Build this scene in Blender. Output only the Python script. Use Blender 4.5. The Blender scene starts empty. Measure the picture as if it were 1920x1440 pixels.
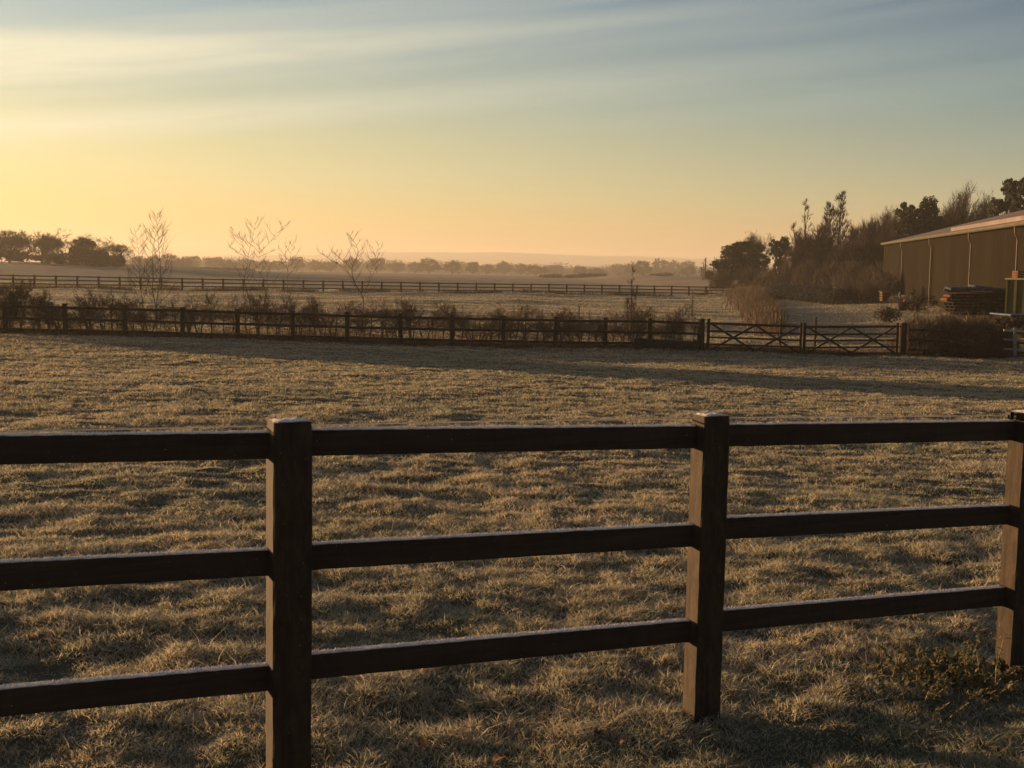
import bpy, math, random
import numpy as np
from mathutils import Vector, Matrix
R = math.radians
SC = bpy.context.scene
COL = SC.collection

# ------------------------------------------------------------------ camera
F = 2300.0; PITCH = math.atan(217 / F); ROLL = R(1.0); CAMZ = 1.85
_f = Vector((0, math.cos(PITCH), -math.sin(PITCH)))
_u0 = Vector((0, math.sin(PITCH), math.cos(PITCH))); _r0 = Vector((1, 0, 0))
_r = math.cos(ROLL) * _r0 + math.sin(ROLL) * _u0
_u = -math.sin(ROLL) * _r0 + math.cos(ROLL) * _u0
cd = bpy.data.cameras.new('camera'); cam = bpy.data.objects.new('camera', cd); COL.objects.link(cam)
cam.matrix_world = Matrix(((_r.x, _u.x, -_f.x, 0), (_r.y, _u.y, -_f.y, 0), (_r.z, _u.z, -_f.z, CAMZ), (0, 0, 0, 1)))
cd.sensor_width = 36; cd.lens = 36 * F / 1920; cd.clip_start = .05; cd.clip_end = 9000
SC.camera = cam

def P(x, y, Y):
    """point at world distance Y whose place in the 1920x1440 photo is (x, y)"""
    x, y, Y = float(x), float(y), float(Y)
    d = _f + (x - 960) / F * _r - (y - 720) / F * _u
    return Vector((0, 0, CAMZ)) + d * (Y / d.y)

# ------------------------------------------------------------------ light
SUN_AZ = -70.0; SUN_EL = 4.9           # azimuth from the view direction, minus = left
sdir = Vector((math.sin(R(SUN_AZ)) * math.cos(R(SUN_EL)), math.cos(R(SUN_AZ)) * math.cos(R(SUN_EL)), math.sin(R(SUN_EL))))
sl = bpy.data.lights.new('sun', 'SUN'); sl.energy = 5.0; sl.angle = R(.6); sl.color = (1.0, .63, .31)
so = bpy.data.objects.new('sun', sl); COL.objects.link(so); so.location = (-60, 60, 60)
so.rotation_euler = (-sdir).to_track_quat('-Z', 'Y').to_euler()
SC.view_settings.view_transform = 'Standard'; SC.view_settings.look = 'None'
SC.view_settings.gamma = 1; SC.view_settings.exposure = 1.4
SC.cycles.use_denoising = True
SC.cycles.max_bounces = 6; SC.cycles.diffuse_bounces = 3; SC.cycles.transparent_max_bounces = 8
SC.cycles.volume_bounces = 0

def lin(c):
    return tuple(((v / 255) / 12.92 if v <= 10 else ((v / 255 + .055) / 1.055) ** 2.4) for v in c)

W = bpy.data.worlds.new('World'); SC.world = W; W.use_nodes = True
def world():
    nt = W.node_tree; nt.nodes.clear(); N = nt.nodes.new; L = nt.links.new
    def math_(op, a, b=None, c=None):
        n = N('ShaderNodeMath'); n.operation = op
        for i, v in enumerate((a, b, c)):
            if v is None: continue
            if isinstance(v, (int, float)): n.inputs[i].default_value = v
            else: L(v, n.inputs[i])
        return n.outputs[0]
    tc = N('ShaderNodeTexCoord'); sp = N('ShaderNodeSeparateXYZ'); L(tc.outputs['Generated'], sp.inputs[0])
    x, y, z = sp.outputs
    el = math_('MULTIPLY', math_('ARCSINE', z), 57.2958)
    az = math_('MULTIPLY', math_('ARCTAN2', x, y), 57.2958)
    def ramp(pts):                                     # (elevation in degrees, colour); -3..33 degrees
        r = N('ShaderNodeValToRGB'); r.color_ramp.interpolation = 'EASE' if 0 else 'LINEAR'
        e = r.color_ramp.elements
        while len(e) > 1: e.remove(e[0])
        for i, (p, c) in enumerate(pts):
            q = max(0, min(1, (p + 3) / 93))
            k = e[0] if i == 0 else e.new(q)
            k.position = q; k.color = (*lin(c), 1)
        L(math_('DIVIDE', math_('ADD', el, 3), 93), r.inputs[0])
        return r.outputs[0]
    left = ramp([(-2, (238, 192, 128)), (.6, (252, 214, 132)), (2.2, (252, 225, 142)), (4.3, (240, 229, 166)), (5.6, (230, 225, 170)), (7.3, (200, 209, 178)), (9.3, (186, 202, 190)), (12, (150, 182, 194)), (20, (138, 158, 168)), (45, (98, 116, 138)), (85, (74, 90, 114))])
    right = ramp([(-2, (190, 150, 116)), (.6, (200, 160, 124)), (1.8, (196, 166, 126)), (3.2, (172, 172, 138)), (5.2, (138, 156, 142)), (7.6, (108, 142, 146)), (10, (82, 119, 138)), (12.3, (60, 98, 128)), (20, (66, 90, 114)), (45, (56, 72, 94)), (85, (52, 64, 88))])
    fac = math_('DIVIDE', math_('SUBTRACT', 26, az), 50.0)            # 1 at -24 deg, 0 at +26 deg
    fw = math_('ABSOLUTE', math_('ADD', az, 56))                      # distance in azimuth from the sun
    fw = math_('MINIMUM', fw, math_('SUBTRACT', 360, fw))
    fac = math_('SUBTRACT', 1.0, math_('DIVIDE', math_('SUBTRACT', fw, 32), 50.0))
    n = N('ShaderNodeClamp'); L(fac, n.inputs[0]); fac = math_('POWER', n.outputs[0], 1.18)
    mx = N('ShaderNodeMix'); mx.data_type = 'RGBA'; L(fac, mx.inputs[0]); L(right, mx.inputs[6]); L(left, mx.inputs[7])
    # thin streaks of high cloud lying nearly level, climbing slightly to the right
    u = math_('MULTIPLY', az, .035); v = math_('SUBTRACT', el, math_('MULTIPLY', az, .11))
    cb = N('ShaderNodeCombineXYZ'); L(u, cb.inputs[0]); L(math_('MULTIPLY', v, .52), cb.inputs[1])
    ns = N('ShaderNodeTexNoise'); ns.inputs['Scale'].default_value = 1.0; ns.inputs['Detail'].default_value = 5; ns.inputs['Roughness'].default_value = .48
    ns.inputs['Distortion'].default_value = .25
    mp = N('ShaderNodeMapping'); mp.inputs['Location'].default_value = (3.3, 1.35, 4.2); L(cb.outputs[0], mp.inputs[0]); L(mp.outputs[0], ns.inputs['Vector'])
    cr = N('ShaderNodeMapRange'); cr.inputs[1].default_value = .47; cr.inputs[2].default_value = .66; L(ns.outputs[0], cr.inputs[0]); cr.interpolation_type = 'SMOOTHSTEP'
    u2 = N('ShaderNodeCombineXYZ'); L(math_('MULTIPLY', az, .16), u2.inputs[0]); L(math_('MULTIPLY', v, 2.1), u2.inputs[1])
    ns2 = N('ShaderNodeTexNoise'); ns2.inputs['Scale'].default_value = 1.0; ns2.inputs['Detail'].default_value = 6; ns2.inputs['Distortion'].default_value = .6; L(u2.outputs[0], ns2.inputs['Vector'])
    wisp = N('ShaderNodeMapRange'); wisp.inputs[1].default_value = .34; wisp.inputs[2].default_value = .60; wisp.inputs[3].default_value = .62; L(ns2.outputs[0], wisp.inputs[0])
    left_ = math_('MAXIMUM', math_('MULTIPLY', az, -1.0), 0)
    def band(c0, sl_, half, soft, grow_):               # a long streak centred at elevation c0 + slope*az, widening to the left
        d = math_('ABSOLUTE', math_('SUBTRACT', math_('SUBTRACT', el, math_('MULTIPLY', az, sl_)), c0))
        d = math_('SUBTRACT', d, math_('MULTIPLY', left_, grow_))
        d = math_('ADD', d, math_('MULTIPLY', math_('SUBTRACT', ns.outputs[0], .5), 1.1)); d = math_('ADD', d, math_('MULTIPLY', math_('SUBTRACT', ns2.outputs[0], .5), .7))
        m = N('ShaderNodeMapRange'); m.interpolation_type = 'SMOOTHSTEP'
        m.inputs[1].default_value = half + soft; m.inputs[2].default_value = half - soft; L(d, m.inputs[0]); return math_('MULTIPLY', m.outputs[0], wisp.outputs[0])
    b1 = band(7.95, .106, .55, .60, .0); b2 = band(10.7, .104, .40, .42, .030)
    hi = N('ShaderNodeMapRange'); hi.inputs[1].default_value = 2.5; hi.inputs[2].default_value = 7; L(el, hi.inputs[0])
    top = N('ShaderNodeMapRange'); top.inputs[1].default_value = 40; top.inputs[2].default_value = 18; L(el, top.inputs[0])
    cl = math_('MULTIPLY', math_('MULTIPLY', cr.outputs[0], hi.outputs[0]), top.outputs[0])
    azf = N('ShaderNodeMapRange'); azf.inputs[1].default_value = 24; azf.inputs[2].default_value = -14; azf.inputs[3].default_value = .15; azf.inputs[4].default_value = 1; L(az, azf.inputs[0])
    bb = math_('MULTIPLY', math_('MAXIMUM', b1, b2), azf.outputs[0])
    cl = math_('MINIMUM', math_('ADD', math_('MULTIPLY', cl, .26), math_('MULTIPLY', bb, .78)), .9)
    ccol = N('ShaderNodeMix'); ccol.data_type = 'RGBA'; L(fac, ccol.inputs[0])
    ccol.inputs[6].default_value = (*lin((138, 164, 164)), 1); ccol.inputs[7].default_value = (*lin((250, 241, 206)), 1)
    m2 = N('ShaderNodeMix'); m2.data_type = 'RGBA'; L(cl, m2.inputs[0]); L(mx.outputs[2], m2.inputs[6]); L(ccol.outputs[2], m2.inputs[7])
    # the clear-sky model underneath
    sky = N('ShaderNodeTexSky'); sky.sky_type = 'NISHITA'; sky.sun_disc = False
    sky.sun_elevation = R(SUN_EL); sky.sun_rotation = R(SUN_AZ); sky.dust_density = 3.0
    sc = N('ShaderNodeVectorMath'); sc.operation = 'SCALE'; L(sky.outputs[0], sc.inputs[0]); sc.inputs['Scale'].default_value = .5
    m3 = N('ShaderNodeMix'); m3.data_type = 'RGBA'; m3.inputs[0].default_value = .06; L(m2.outputs[2], m3.inputs[6]); L(sc.outputs[0], m3.inputs[7])
    sc2 = N('ShaderNodeVectorMath'); sc2.operation = 'SCALE'; L(m3.outputs[2], sc2.inputs[0]); sc2.inputs['Scale'].default_value = 3.75
    bg = N('ShaderNodeBackground'); bg.inputs['Strength'].default_value = .1; L(sc2.outputs[0], bg.inputs[0])
    out = N('ShaderNodeOutputWorld'); L(bg.outputs[0], out.inputs[0])
world()

# ------------------------------------------------------------------ noise and terrain
def _hash(ix, iy, s):
    h = (ix.astype(np.int64) * 374761393 + iy.astype(np.int64) * 668265263 + s * 1442695041) & 0xFFFFFFFF
    h = ((h ^ (h >> 13)) * 1274126177) & 0xFFFFFFFF
    return ((h ^ (h >> 16)) & 0xFFFFFF) / float(0xFFFFFF)
def vnoise(x, y, s=0):
    x = np.asarray(x, float); y = np.asarray(y, float)
    ix = np.floor(x); iy = np.floor(y); fx = x - ix; fy = y - iy
    fx = fx * fx * (3 - 2 * fx); fy = fy * fy * (3 - 2 * fy)
    a = _hash(ix, iy, s); b = _hash(ix + 1, iy, s); c = _hash(ix, iy + 1, s); d = _hash(ix + 1, iy + 1, s)
    return (a * (1 - fx) + b * fx) * (1 - fy) + (c * (1 - fx) + d * fx) * fy
def fbm(x, y, s=0, o=3):
    t = 0; a = .5; n = 0
    for k in range(o):
        t = t + a * vnoise(x * 2 ** k, y * 2 ** k, s + k * 17); n += a; a *= .5
    return t / n
def sm(a, b, v):
    t = np.clip((v - a) / (b - a), 0, 1); return t * t * (3 - 2 * t)

_ty = np.arange(-40, 3200, .5)
_ta = np.interp(_ty, [-40, 0, 5, 10, 20, 30, 42, 60, 85, 115, 200, 400, 600, 900, 1300, 3200], [.4, .0, -.075, -.17, -.42, -.68, -.88, -.92, -.80, -.60, -.50, -.85, -1.7, -3.2, -4.6, -6.5])
_k = np.hanning(17); _k /= _k.sum(); _ta = np.convolve(np.pad(_ta, 8, 'edge'), _k, 'valid')
def H(x, y):
    """height of the land without its small bumps"""
    x = np.asarray(x, float); y = np.asarray(y, float)
    h = np.interp(y, _ty, _ta)
    c = np.interp(y, [0, 6, 18, 45, 80, 120, 200], [.024, .024, .019, .017, .006, .004, 0])
    h = h - c * (np.clip(x, -45, 45) - .8)
    h = h - .028 * (1 - sm(12, 22, y)) * np.where(x < -3.0, -(x + 3.0), 0) * .5
    h = h + 1.25 * sm(15, 32, x) * sm(47, 100, y) * (1 - sm(300, 500, y))
    h = h + 2.0 * np.exp(-((x + 80) / 38.) ** 2 - ((y - 215) / 60.) ** 2)
    h = h + .35 * (fbm(x / 90., y / 70., 5) - .5) * sm(50, 160, y)
    return h
def micro(x, y):
    near = 1 - sm(50, 110, y)
    a = (fbm(x / .26, y / .22, 11, 3) - .5) * .095 + (fbm(x / 1.1, y / .9, 21, 2) - .5) * .06
    b = (fbm(x / 7., y / 4.5, 31, 3) - .5) * .42
    return a * near + b * (.2 + .9 * sm(16, 60, y))
def G(x, y):
    return H(x, y) + micro(x, y)
def g(x, y):
    return float(G(np.array([x]), np.array([y]))[0])
def hh(x, y):
    return float(H(np.array([x]), np.array([y]))[0])
def foot(px, Y):
    """ground point at distance Y under photo column px"""
    px, Y = float(px), float(Y)
    X = (px - 960) / F * Y
    for _ in range(5):
        z = hh(X, Y); rel = Vector((X, Y, z - CAMZ))
        q = 960 + F * rel.dot(_r) / rel.dot(_f); X += (px - q) / F * Y
    return Vector((X, Y, hh(X, Y)))

# ------------------------------------------------------------------ object helpers
def link(o, parent=None):
    COL.objects.link(o)
    if parent is not None: o.parent = parent
    return o
def tag(o, label=None, cat=None, group=None, kind=None):
    if label: o['label'] = label
    if cat: o['category'] = cat
    if group: o['group'] = group
    if kind: o['kind'] = kind
    return o
def thing(name, label, cat, loc=(0, 0, 0), rz=0, group=None):
    o = bpy.data.objects.new(name, None); o.empty_display_size = .1; link(o); o.location = loc; o.rotation_euler = (0, 0, rz)
    return tag(o, label, cat, group)
def mesh_np(name, V, faces_flat, sizes, mats, parent=None, mi=None, smooth=False, attrs=None):
    me = bpy.data.meshes.new(name); V = np.asarray(V, np.float32)
    faces_flat = np.asarray(faces_flat, np.int32); sizes = np.asarray(sizes, np.int32)
    me.vertices.add(len(V)); me.vertices.foreach_set('co', V.ravel())
    me.loops.add(len(faces_flat)); me.loops.foreach_set('vertex_index', faces_flat)
    me.polygons.add(len(sizes)); st = np.zeros(len(sizes), np.int32); st[1:] = np.cumsum(sizes)[:-1]
    me.polygons.foreach_set('loop_start', st)
    if mi is not None: me.polygons.foreach_set('material_index', np.asarray(mi, np.int32))
    me.polygons.foreach_set('use_smooth', np.full(len(sizes), smooth, bool))
    if not isinstance(mats, (list, tuple)): mats = [mats]
    for m in mats: me.materials.append(m)
    for k, a in (attrs or {}).items():
        t = me.attributes.new(k, 'FLOAT', 'POINT'); t.data.foreach_set('value', np.asarray(a, np.float32))
    me.update(calc_edges=True); me.validate()
    o = bpy.data.objects.new(name, me); link(o, parent)
    return o
class MB:
    def __init__(s): s.v = []; s.f = []; s.m = []; s.n = 0
    def add(s, V, Fs, m=0):
        b = s.n; s.v.extend(tuple(p) for p in V); s.n += len(V)
        for f in Fs: s.f.append(tuple(i + b for i in f)); s.m.append(m)
    def box(s, c, size, rot=None, m=0):
        c = Vector(c); h = [q / 2 for q in size]; M = rot or Matrix.Identity(3)
        V = [c + M @ Vector((sx * h[0], sy * h[1], sz * h[2])) for sz in (-1, 1) for sy in (-1, 1) for sx in (-1, 1)]
        s.add(V, [(0, 2, 3, 1), (4, 5, 7, 6), (0, 1, 5, 4), (2, 6, 7, 3), (0, 4, 6, 2), (1, 3, 7, 5)], m)
    def tube(s, pts, rad, sides=4, m=0, cap=True):
        pts = [Vector(p) for p in pts]; n = len(pts); V = []; Fs = []
        d0 = (pts[1] - pts[0]).normalized(); a = d0.orthogonal().normalized()
        for i, p in enumerate(pts):
            d = (pts[min(i + 1, n - 1)] - pts[max(i - 1, 0)])
            d = d.normalized() if d.length > 1e-9 else d0
            a = (a - d * a.dot(d)); a = a.normalized() if a.length > 1e-6 else d.orthogonal().normalized(); b = d.cross(a)
            r = rad[i] if hasattr(rad, '__len__') else rad
            for k in range(sides):
                t = 2 * math.pi * k / sides; V.append(p + (a * math.cos(t) + b * math.sin(t)) * r)
        for i in range(n - 1):
            for k in range(sides):
                q = (k + 1) % sides; Fs.append((i * sides + k, i * sides + q, (i + 1) * sides + q, (i + 1) * sides + k))
        if cap: Fs.append(tuple(range(sides))[::-1]); Fs.append(tuple((n - 1) * sides + k for k in range(sides)))
        s.add(V, Fs, m)
    def beam(s, a, b, w, t, up=Vector((0, 0, 1)), m=0, n=1, wob=0, rng=None, bev=0):
        """board from a to b (centre line), height w along up, thickness t; n segments with a slight wobble"""
        a = Vector(a); b = Vector(b); d = (b - a).normalized(); side = d.cross(up).normalized(); u = side.cross(d)
        V = []; Fs = []; K = 8 if bev else 4
        for i in range(n + 1):
            p = a.lerp(b, i / n)
            if wob and rng: p = p + u * rng.uniform(-wob, wob) + side * rng.uniform(-wob, wob)
            hw, ht = w / 2, t / 2
            if bev: q = [(-ht + bev, -hw), (ht - bev, -hw), (ht, -hw + bev), (ht, hw - bev), (ht - bev, hw), (-ht + bev, hw), (-ht, hw - bev), (-ht, -hw + bev)]
            else: q = [(-ht, -hw), (ht, -hw), (ht, hw), (-ht, hw)]
            for (x, y) in q: V.append(p + side * x + u * y)
        for i in range(n):
            for k in range(K):
                j = (k + 1) % K; Fs.append((i * K + k, i * K + j, (i + 1) * K + j, (i + 1) * K + k))
        Fs.append(tuple(range(K))[::-1]); Fs.append(tuple(n * K + k for k in range(K)))
        s.add(V, Fs, m)
    def build(s, name, mats, parent=None, smooth=False):
        flat = [i for f in s.f for i in f]
        return mesh_np(name, np.array([tuple(p) for p in s.v]).reshape(-1, 3), flat, [len(f) for f in s.f], mats, parent, s.m, smooth)
def copy_tree(o, parent=None):
    c = o.copy(); link(c)
    if parent is not None: c.parent = parent
    for ch in list(o.children): copy_tree(ch, c)
    return c

# ------------------------------------------------------------------ materials
def new_mat(name):
    m = bpy.data.materials.new(name); m.use_nodes = True; nt = m.node_tree
    return m, nt, nt.nodes['Principled BSDF']
def add_noise(nt, scale, detail=4, vec=None, mapping=None, rough=.6):
    n = nt.nodes.new('ShaderNodeTexNoise'); n.inputs['Scale'].default_value = scale; n.inputs['Detail'].default_value = detail; n.inputs['Roughness'].default_value = rough
    tc = nt.nodes.new('ShaderNodeTexCoord'); mp = nt.nodes.new('ShaderNodeMapping'); mp.inputs['Scale'].default_value = mapping or (1, 1, 1)
    nt.links.new(tc.outputs[vec or 'Object'], mp.inputs[0]); nt.links.new(mp.outputs[0], n.inputs['Vector']); return n.outputs[0]
def rampn(nt, src, pts):
    r = nt.nodes.new('ShaderNodeValToRGB'); e = r.color_ramp.elements
    while len(e) > 1: e.remove(e[0])
    for i, (p, c) in enumerate(pts):
        k = e[0] if i == 0 else e.new(p); k.position = p; k.color = (*c, 1)
    nt.links.new(src, r.inputs[0]); return r.outputs[0]
def mixc(nt, f, a, b):
    n = nt.nodes.new('ShaderNodeMix'); n.data_type = 'RGBA'
    for i, v in ((0, f), (6, a), (7, b)):
        if isinstance(v, (int, float)): n.inputs[i].default_value = v
        elif isinstance(v, tuple): n.inputs[i].default_value = (*v, 1)
        else: nt.links.new(v, n.inputs[i])
    return n.outputs[2]
def mth(nt, op, a, b=0.0):
    n = nt.nodes.new('ShaderNodeMath'); n.operation = op
    for i, v in enumerate((a, b)):
        if isinstance(v, (int, float)): n.inputs[i].default_value = v
        else: nt.links.new(v, n.inputs[i])
    return n.outputs[0]
def bump(nt, p, src, strength, dist):
    b = nt.nodes.new('ShaderNodeBump'); b.inputs['Strength'].default_value = strength; b.inputs['Distance'].default_value = dist
    nt.links.new(src, b.inputs['Height']); nt.links.new(b.outputs[0], p.inputs['Normal'])
def facing_up(nt, lo=.6, hi=.9):
    ge = nt.nodes.new('ShaderNodeNewGeometry'); sp = nt.nodes.new('ShaderNodeSeparateXYZ'); nt.links.new(ge.outputs['True Normal'], sp.inputs[0])
    m = nt.nodes.new('ShaderNodeMapRange'); m.inputs[1].default_value = lo; m.inputs[2].default_value = hi; nt.links.new(sp.outputs[2], m.inputs[0]); return m.outputs[0]
def two_tone(name, a, b, scale, mapping=None, rough=.9, bmp=0, bdist=.02, frost=0, detail=4, spec=.10):
    m, nt, p = new_mat(name); n = add_noise(nt, scale, detail, mapping=mapping)
    c = rampn(nt, n, [(.32, a), (.68, b)])
    if frost:
        fn = add_noise(nt, scale * 1.7, 5); up = facing_up(nt, .45, .9)
        f = mth(nt, 'MULTIPLY', up, rampn(nt, fn, [(.3, (.35,) * 3), (.6, (1,) * 3)])); f = mth(nt, 'MULTIPLY', f, frost)
        c = mixc(nt, f, c, (.66, .66, .70))
    nt.links.new(c, p.inputs['Base Color']); p.inputs['Roughness'].default_value = rough; p.inputs['Specular IOR Level'].default_value = spec
    if bmp: bump(nt, p, n, bmp, bdist)
    return m
def wood_mat(name, axis, dark, light, frost_c=(.82, .73, .66), film=.5):
    """stained timber: grain along axis, sun-tinted rime on the faces that look up, thin sun-tinted frost film and specks elsewhere"""
    m, nt, p = new_mat(name)
    mp = [28, 28, 28]; mp[axis] = 1.1
    gr = add_noise(nt, 1.6, 6, mapping=tuple(mp), rough=.7); bl = add_noise(nt, 3.0, 4)
    c = rampn(nt, gr, [(.30, dark), (.52, tuple((a + b) / 2 for a, b in zip(dark, light))), (.74, light)])
    c = mixc(nt, rampn(nt, bl, [(.4, (0,) * 3), (.75, (.35,) * 3)]), c, tuple(v * .45 for v in dark))
    sp = add_noise(nt, 120, 2); spk = rampn(nt, sp, [(.74, (0,) * 3), (.78, (1,) * 3)])
    pa = add_noise(nt, 26, 6, mapping=(1, 1, .35), rough=.75); pat = rampn(nt, pa, [(.45, (0,) * 3), (.68, (film,) * 3)])
    c = mixc(nt, mth(nt, 'MULTIPLY', spk, .6), c, frost_c)
    c = mixc(nt, mth(nt, 'MULTIPLY', pat, .22), c, (.34, .20, .10))  # frost film coloured tan with the warm sunlight on it
    up = facing_up(nt, .5, .85); fn = add_noise(nt, 90, 5); fl = add_noise(nt, 6, 3)
    f = mth(nt, 'MULTIPLY', up, rampn(nt, fn, [(.30, (.55,) * 3), (.52, (1,) * 3)]))
    f = mth(nt, 'MULTIPLY', f, rampn(nt, fl, [(.25, (.6,) * 3), (.5, (1,) * 3)]))
    c = mixc(nt, f, c, frost_c)  # low sun's warmth is mixed into the rime colour
    nt.links.new(c, p.inputs['Base Color']); p.inputs['Roughness'].default_value = .78; p.inputs['Specular IOR Level'].default_value = .25
    bump(nt, p, mth(nt, 'ADD', gr, mth(nt, 'MULTIPLY', mth(nt, 'MULTIPLY', fn, up), 2.0)), .6, .004)
    return m
M = {}
M['post'] = wood_mat('stained_post_wood', 2, (.013, .0085, .0055), (.050, .031, .017))
M['rail'] = wood_mat('stained_rail_wood', 0, (.018, .0115, .008), (.058, .037, .024), film=.12)
M['fence'] = two_tone('dark_fence_wood', (.020, .013, .009), (.050, .032, .022), 5, rough=.8, frost=.35, bmp=.3)
M['farfence'] = two_tone('brown_fence_wood', (.040, .026, .018), (.075, .048, .032), 3, rough=.85, frost=.3)
M['stake'] = two_tone('weathered_stake_wood', (.06, .048, .036), (.12, .095, .07), 8, frost=.5)
M['bark'] = two_tone('bare_bark', (.034, .025, .018), (.072, .052, .036), 3, rough=.9)
M['twig'] = two_tone('bare_twigs', (.045, .030, .022), (.095, .065, .045), 1.2, rough=.9)
M['twigdark'] = two_tone('dark_twigs', (.026, .019, .015), (.058, .041, .030), 1.2, rough=.9)
M['sapbark'] = two_tone('sapling_bark', (.022, .016, .012), (.050, .034, .024), 6, rough=.85)

M['hedgebark'] = two_tone('hedge_sapling_bark', (.062, .044, .034), (.14, .10, .072), 6)
def leaf_mat(name, a, b, scale=.8, trans=.25, frost=0):
    m, nt, p = new_mat(name); n = add_noise(nt, scale, 4)
    c = rampn(nt, n, [(.3, a), (.7, b)])
    nt.links.new(c, p.inputs['Base Color']); p.inputs['Roughness'].default_value = .75; p.inputs['Specular IOR Level'].default_value = .25
    if trans:
        t = nt.nodes.new('ShaderNodeBsdfTranslucent'); nt.links.new(c, t.inputs[0]); ms = nt.nodes.new('ShaderNodeMixShader'); ms.inputs[0].default_value = trans
        nt.links.new(p.outputs[0], ms.inputs[1]); nt.links.new(t.outputs[0], ms.inputs[2]); nt.links.new(ms.outputs[0], nt.nodes['Material Output'].inputs[0])
    return m
M['ever'] = leaf_mat('evergreen_leaves', (.018, .022, .012), (.042, .044, .024), .7, .15)
M['pine'] = leaf_mat('pine_needles', (.016, .017, .011), (.036, .034, .021), .7, .12)
M['brownleaf'] = leaf_mat('withered_leaves', (.10, .055, .028), (.24, .13, .06), 2, .35)
M['bramble'] = leaf_mat('bramble_stems', (.040, .027, .020), (.080, .054, .038), .9, .15)
M['reed'] = leaf_mat('dry_reed_stems', (.062, .041, .028), (.135, .092, .062), .9, .3)
M['farwood'] = leaf_mat('far_winter_crowns', (.050, .040, .030), (.085, .066, .048), .05, .15)

def grass_mat():
    m, nt, p = new_mat('frosted_grass')
    at = nt.nodes.new('ShaderNodeAttribute'); at.attribute_name = 'rnd'; tp = nt.nodes.new('ShaderNodeAttribute'); tp.attribute_name = 'tip'
    n1 = add_noise(nt, 1.6, 5); n2 = add_noise(nt, .16, 3)
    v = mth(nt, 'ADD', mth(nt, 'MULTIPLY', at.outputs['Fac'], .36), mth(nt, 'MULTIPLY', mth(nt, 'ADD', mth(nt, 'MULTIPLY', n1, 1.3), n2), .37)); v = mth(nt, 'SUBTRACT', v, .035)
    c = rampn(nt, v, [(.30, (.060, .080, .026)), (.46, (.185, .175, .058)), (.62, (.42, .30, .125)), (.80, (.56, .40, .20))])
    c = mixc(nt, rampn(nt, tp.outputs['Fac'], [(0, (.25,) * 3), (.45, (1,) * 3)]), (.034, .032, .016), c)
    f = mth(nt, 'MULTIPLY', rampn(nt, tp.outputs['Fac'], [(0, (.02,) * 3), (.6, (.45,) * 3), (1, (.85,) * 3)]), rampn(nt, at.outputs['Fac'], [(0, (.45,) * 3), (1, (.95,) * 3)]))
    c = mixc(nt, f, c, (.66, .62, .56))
    nt.links.new(c, p.inputs['Base Color']); p.inputs['Roughness'].default_value = .6; p.inputs['Specular IOR Level'].default_value = .3
    t = nt.nodes.new('ShaderNodeBsdfTranslucent'); nt.links.new(c, t.inputs[0]); ms = nt.nodes.new('ShaderNodeMixShader'); ms.inputs[0].default_value = .42
    nt.links.new(p.outputs[0], ms.inputs[1]); nt.links.new(t.outputs[0], ms.inputs[2]); nt.links.new(ms.outputs[0], nt.nodes['Material Output'].inputs[0])
    return m
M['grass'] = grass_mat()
def ground_mat():
    m, nt, p = new_mat('frosted_pasture')
    tc = nt.nodes.new('ShaderNodeTexCoord'); sp = nt.nodes.new('ShaderNodeSeparateXYZ'); nt.links.new(tc.outputs['Object'], sp.inputs[0])
    def mr(src, a, b):
        q = nt.nodes.new('ShaderNodeMapRange'); q.inputs[1].default_value = a; q.inputs[2].default_value = b; nt.links.new(src, q.inputs[0]); return q.outputs[0]
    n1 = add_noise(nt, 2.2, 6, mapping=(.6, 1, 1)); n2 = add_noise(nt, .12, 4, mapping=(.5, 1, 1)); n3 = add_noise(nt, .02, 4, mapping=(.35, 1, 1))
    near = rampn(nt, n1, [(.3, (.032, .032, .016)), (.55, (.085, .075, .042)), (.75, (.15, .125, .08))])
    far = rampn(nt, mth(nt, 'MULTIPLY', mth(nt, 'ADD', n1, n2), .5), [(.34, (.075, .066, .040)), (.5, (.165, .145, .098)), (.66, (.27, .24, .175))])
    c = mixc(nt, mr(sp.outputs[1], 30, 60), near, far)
    # stubble field beyond the far rails: pale, with tractor lines running away
    stub = rampn(nt, mth(nt, 'MULTIPLY', mth(nt, 'ADD', n2, n3), .5), [(.35, (.16, .12, .076)), (.65, (.27, .21, .145))])
    xs = mth(nt, 'ADD', sp.outputs[0], mth(nt, 'MULTIPLY', sp.outputs[1], -.42)); xs = mth(nt, 'ADD', xs, mth(nt, 'MULTIPLY', n3, 14.0))
    w = mth(nt, 'SINE', mth(nt, 'MULTIPLY', xs, 1.05)); lines = rampn(nt, w, [(.60, (0,) * 3), (.85, (1,) * 3)])
    lm = mth(nt, 'MULTIPLY', mth(nt, 'MULTIPLY', lines, mr(sp.outputs[1], 170, 200)), rampn(nt, n2, [(.35, (.15,) * 3), (.6, (.7,) * 3)]))
    lm = mth(nt, 'MULTIPLY', lm, mr(sp.outputs[0], 20, -10))
    stub = mixc(nt, lm, stub, (.085, .068, .042))
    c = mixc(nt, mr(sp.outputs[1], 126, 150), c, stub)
    nt.links.new(c, p.inputs['Base Color']); p.inputs['Roughness'].default_value = .85; p.inputs['Specular IOR Level'].default_value = .2
    bump(nt, p, add_noise(nt, 5, 6, mapping=(.6, 1, 1)), .9, .08)
    return m
M['ground'] = ground_mat()

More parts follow.
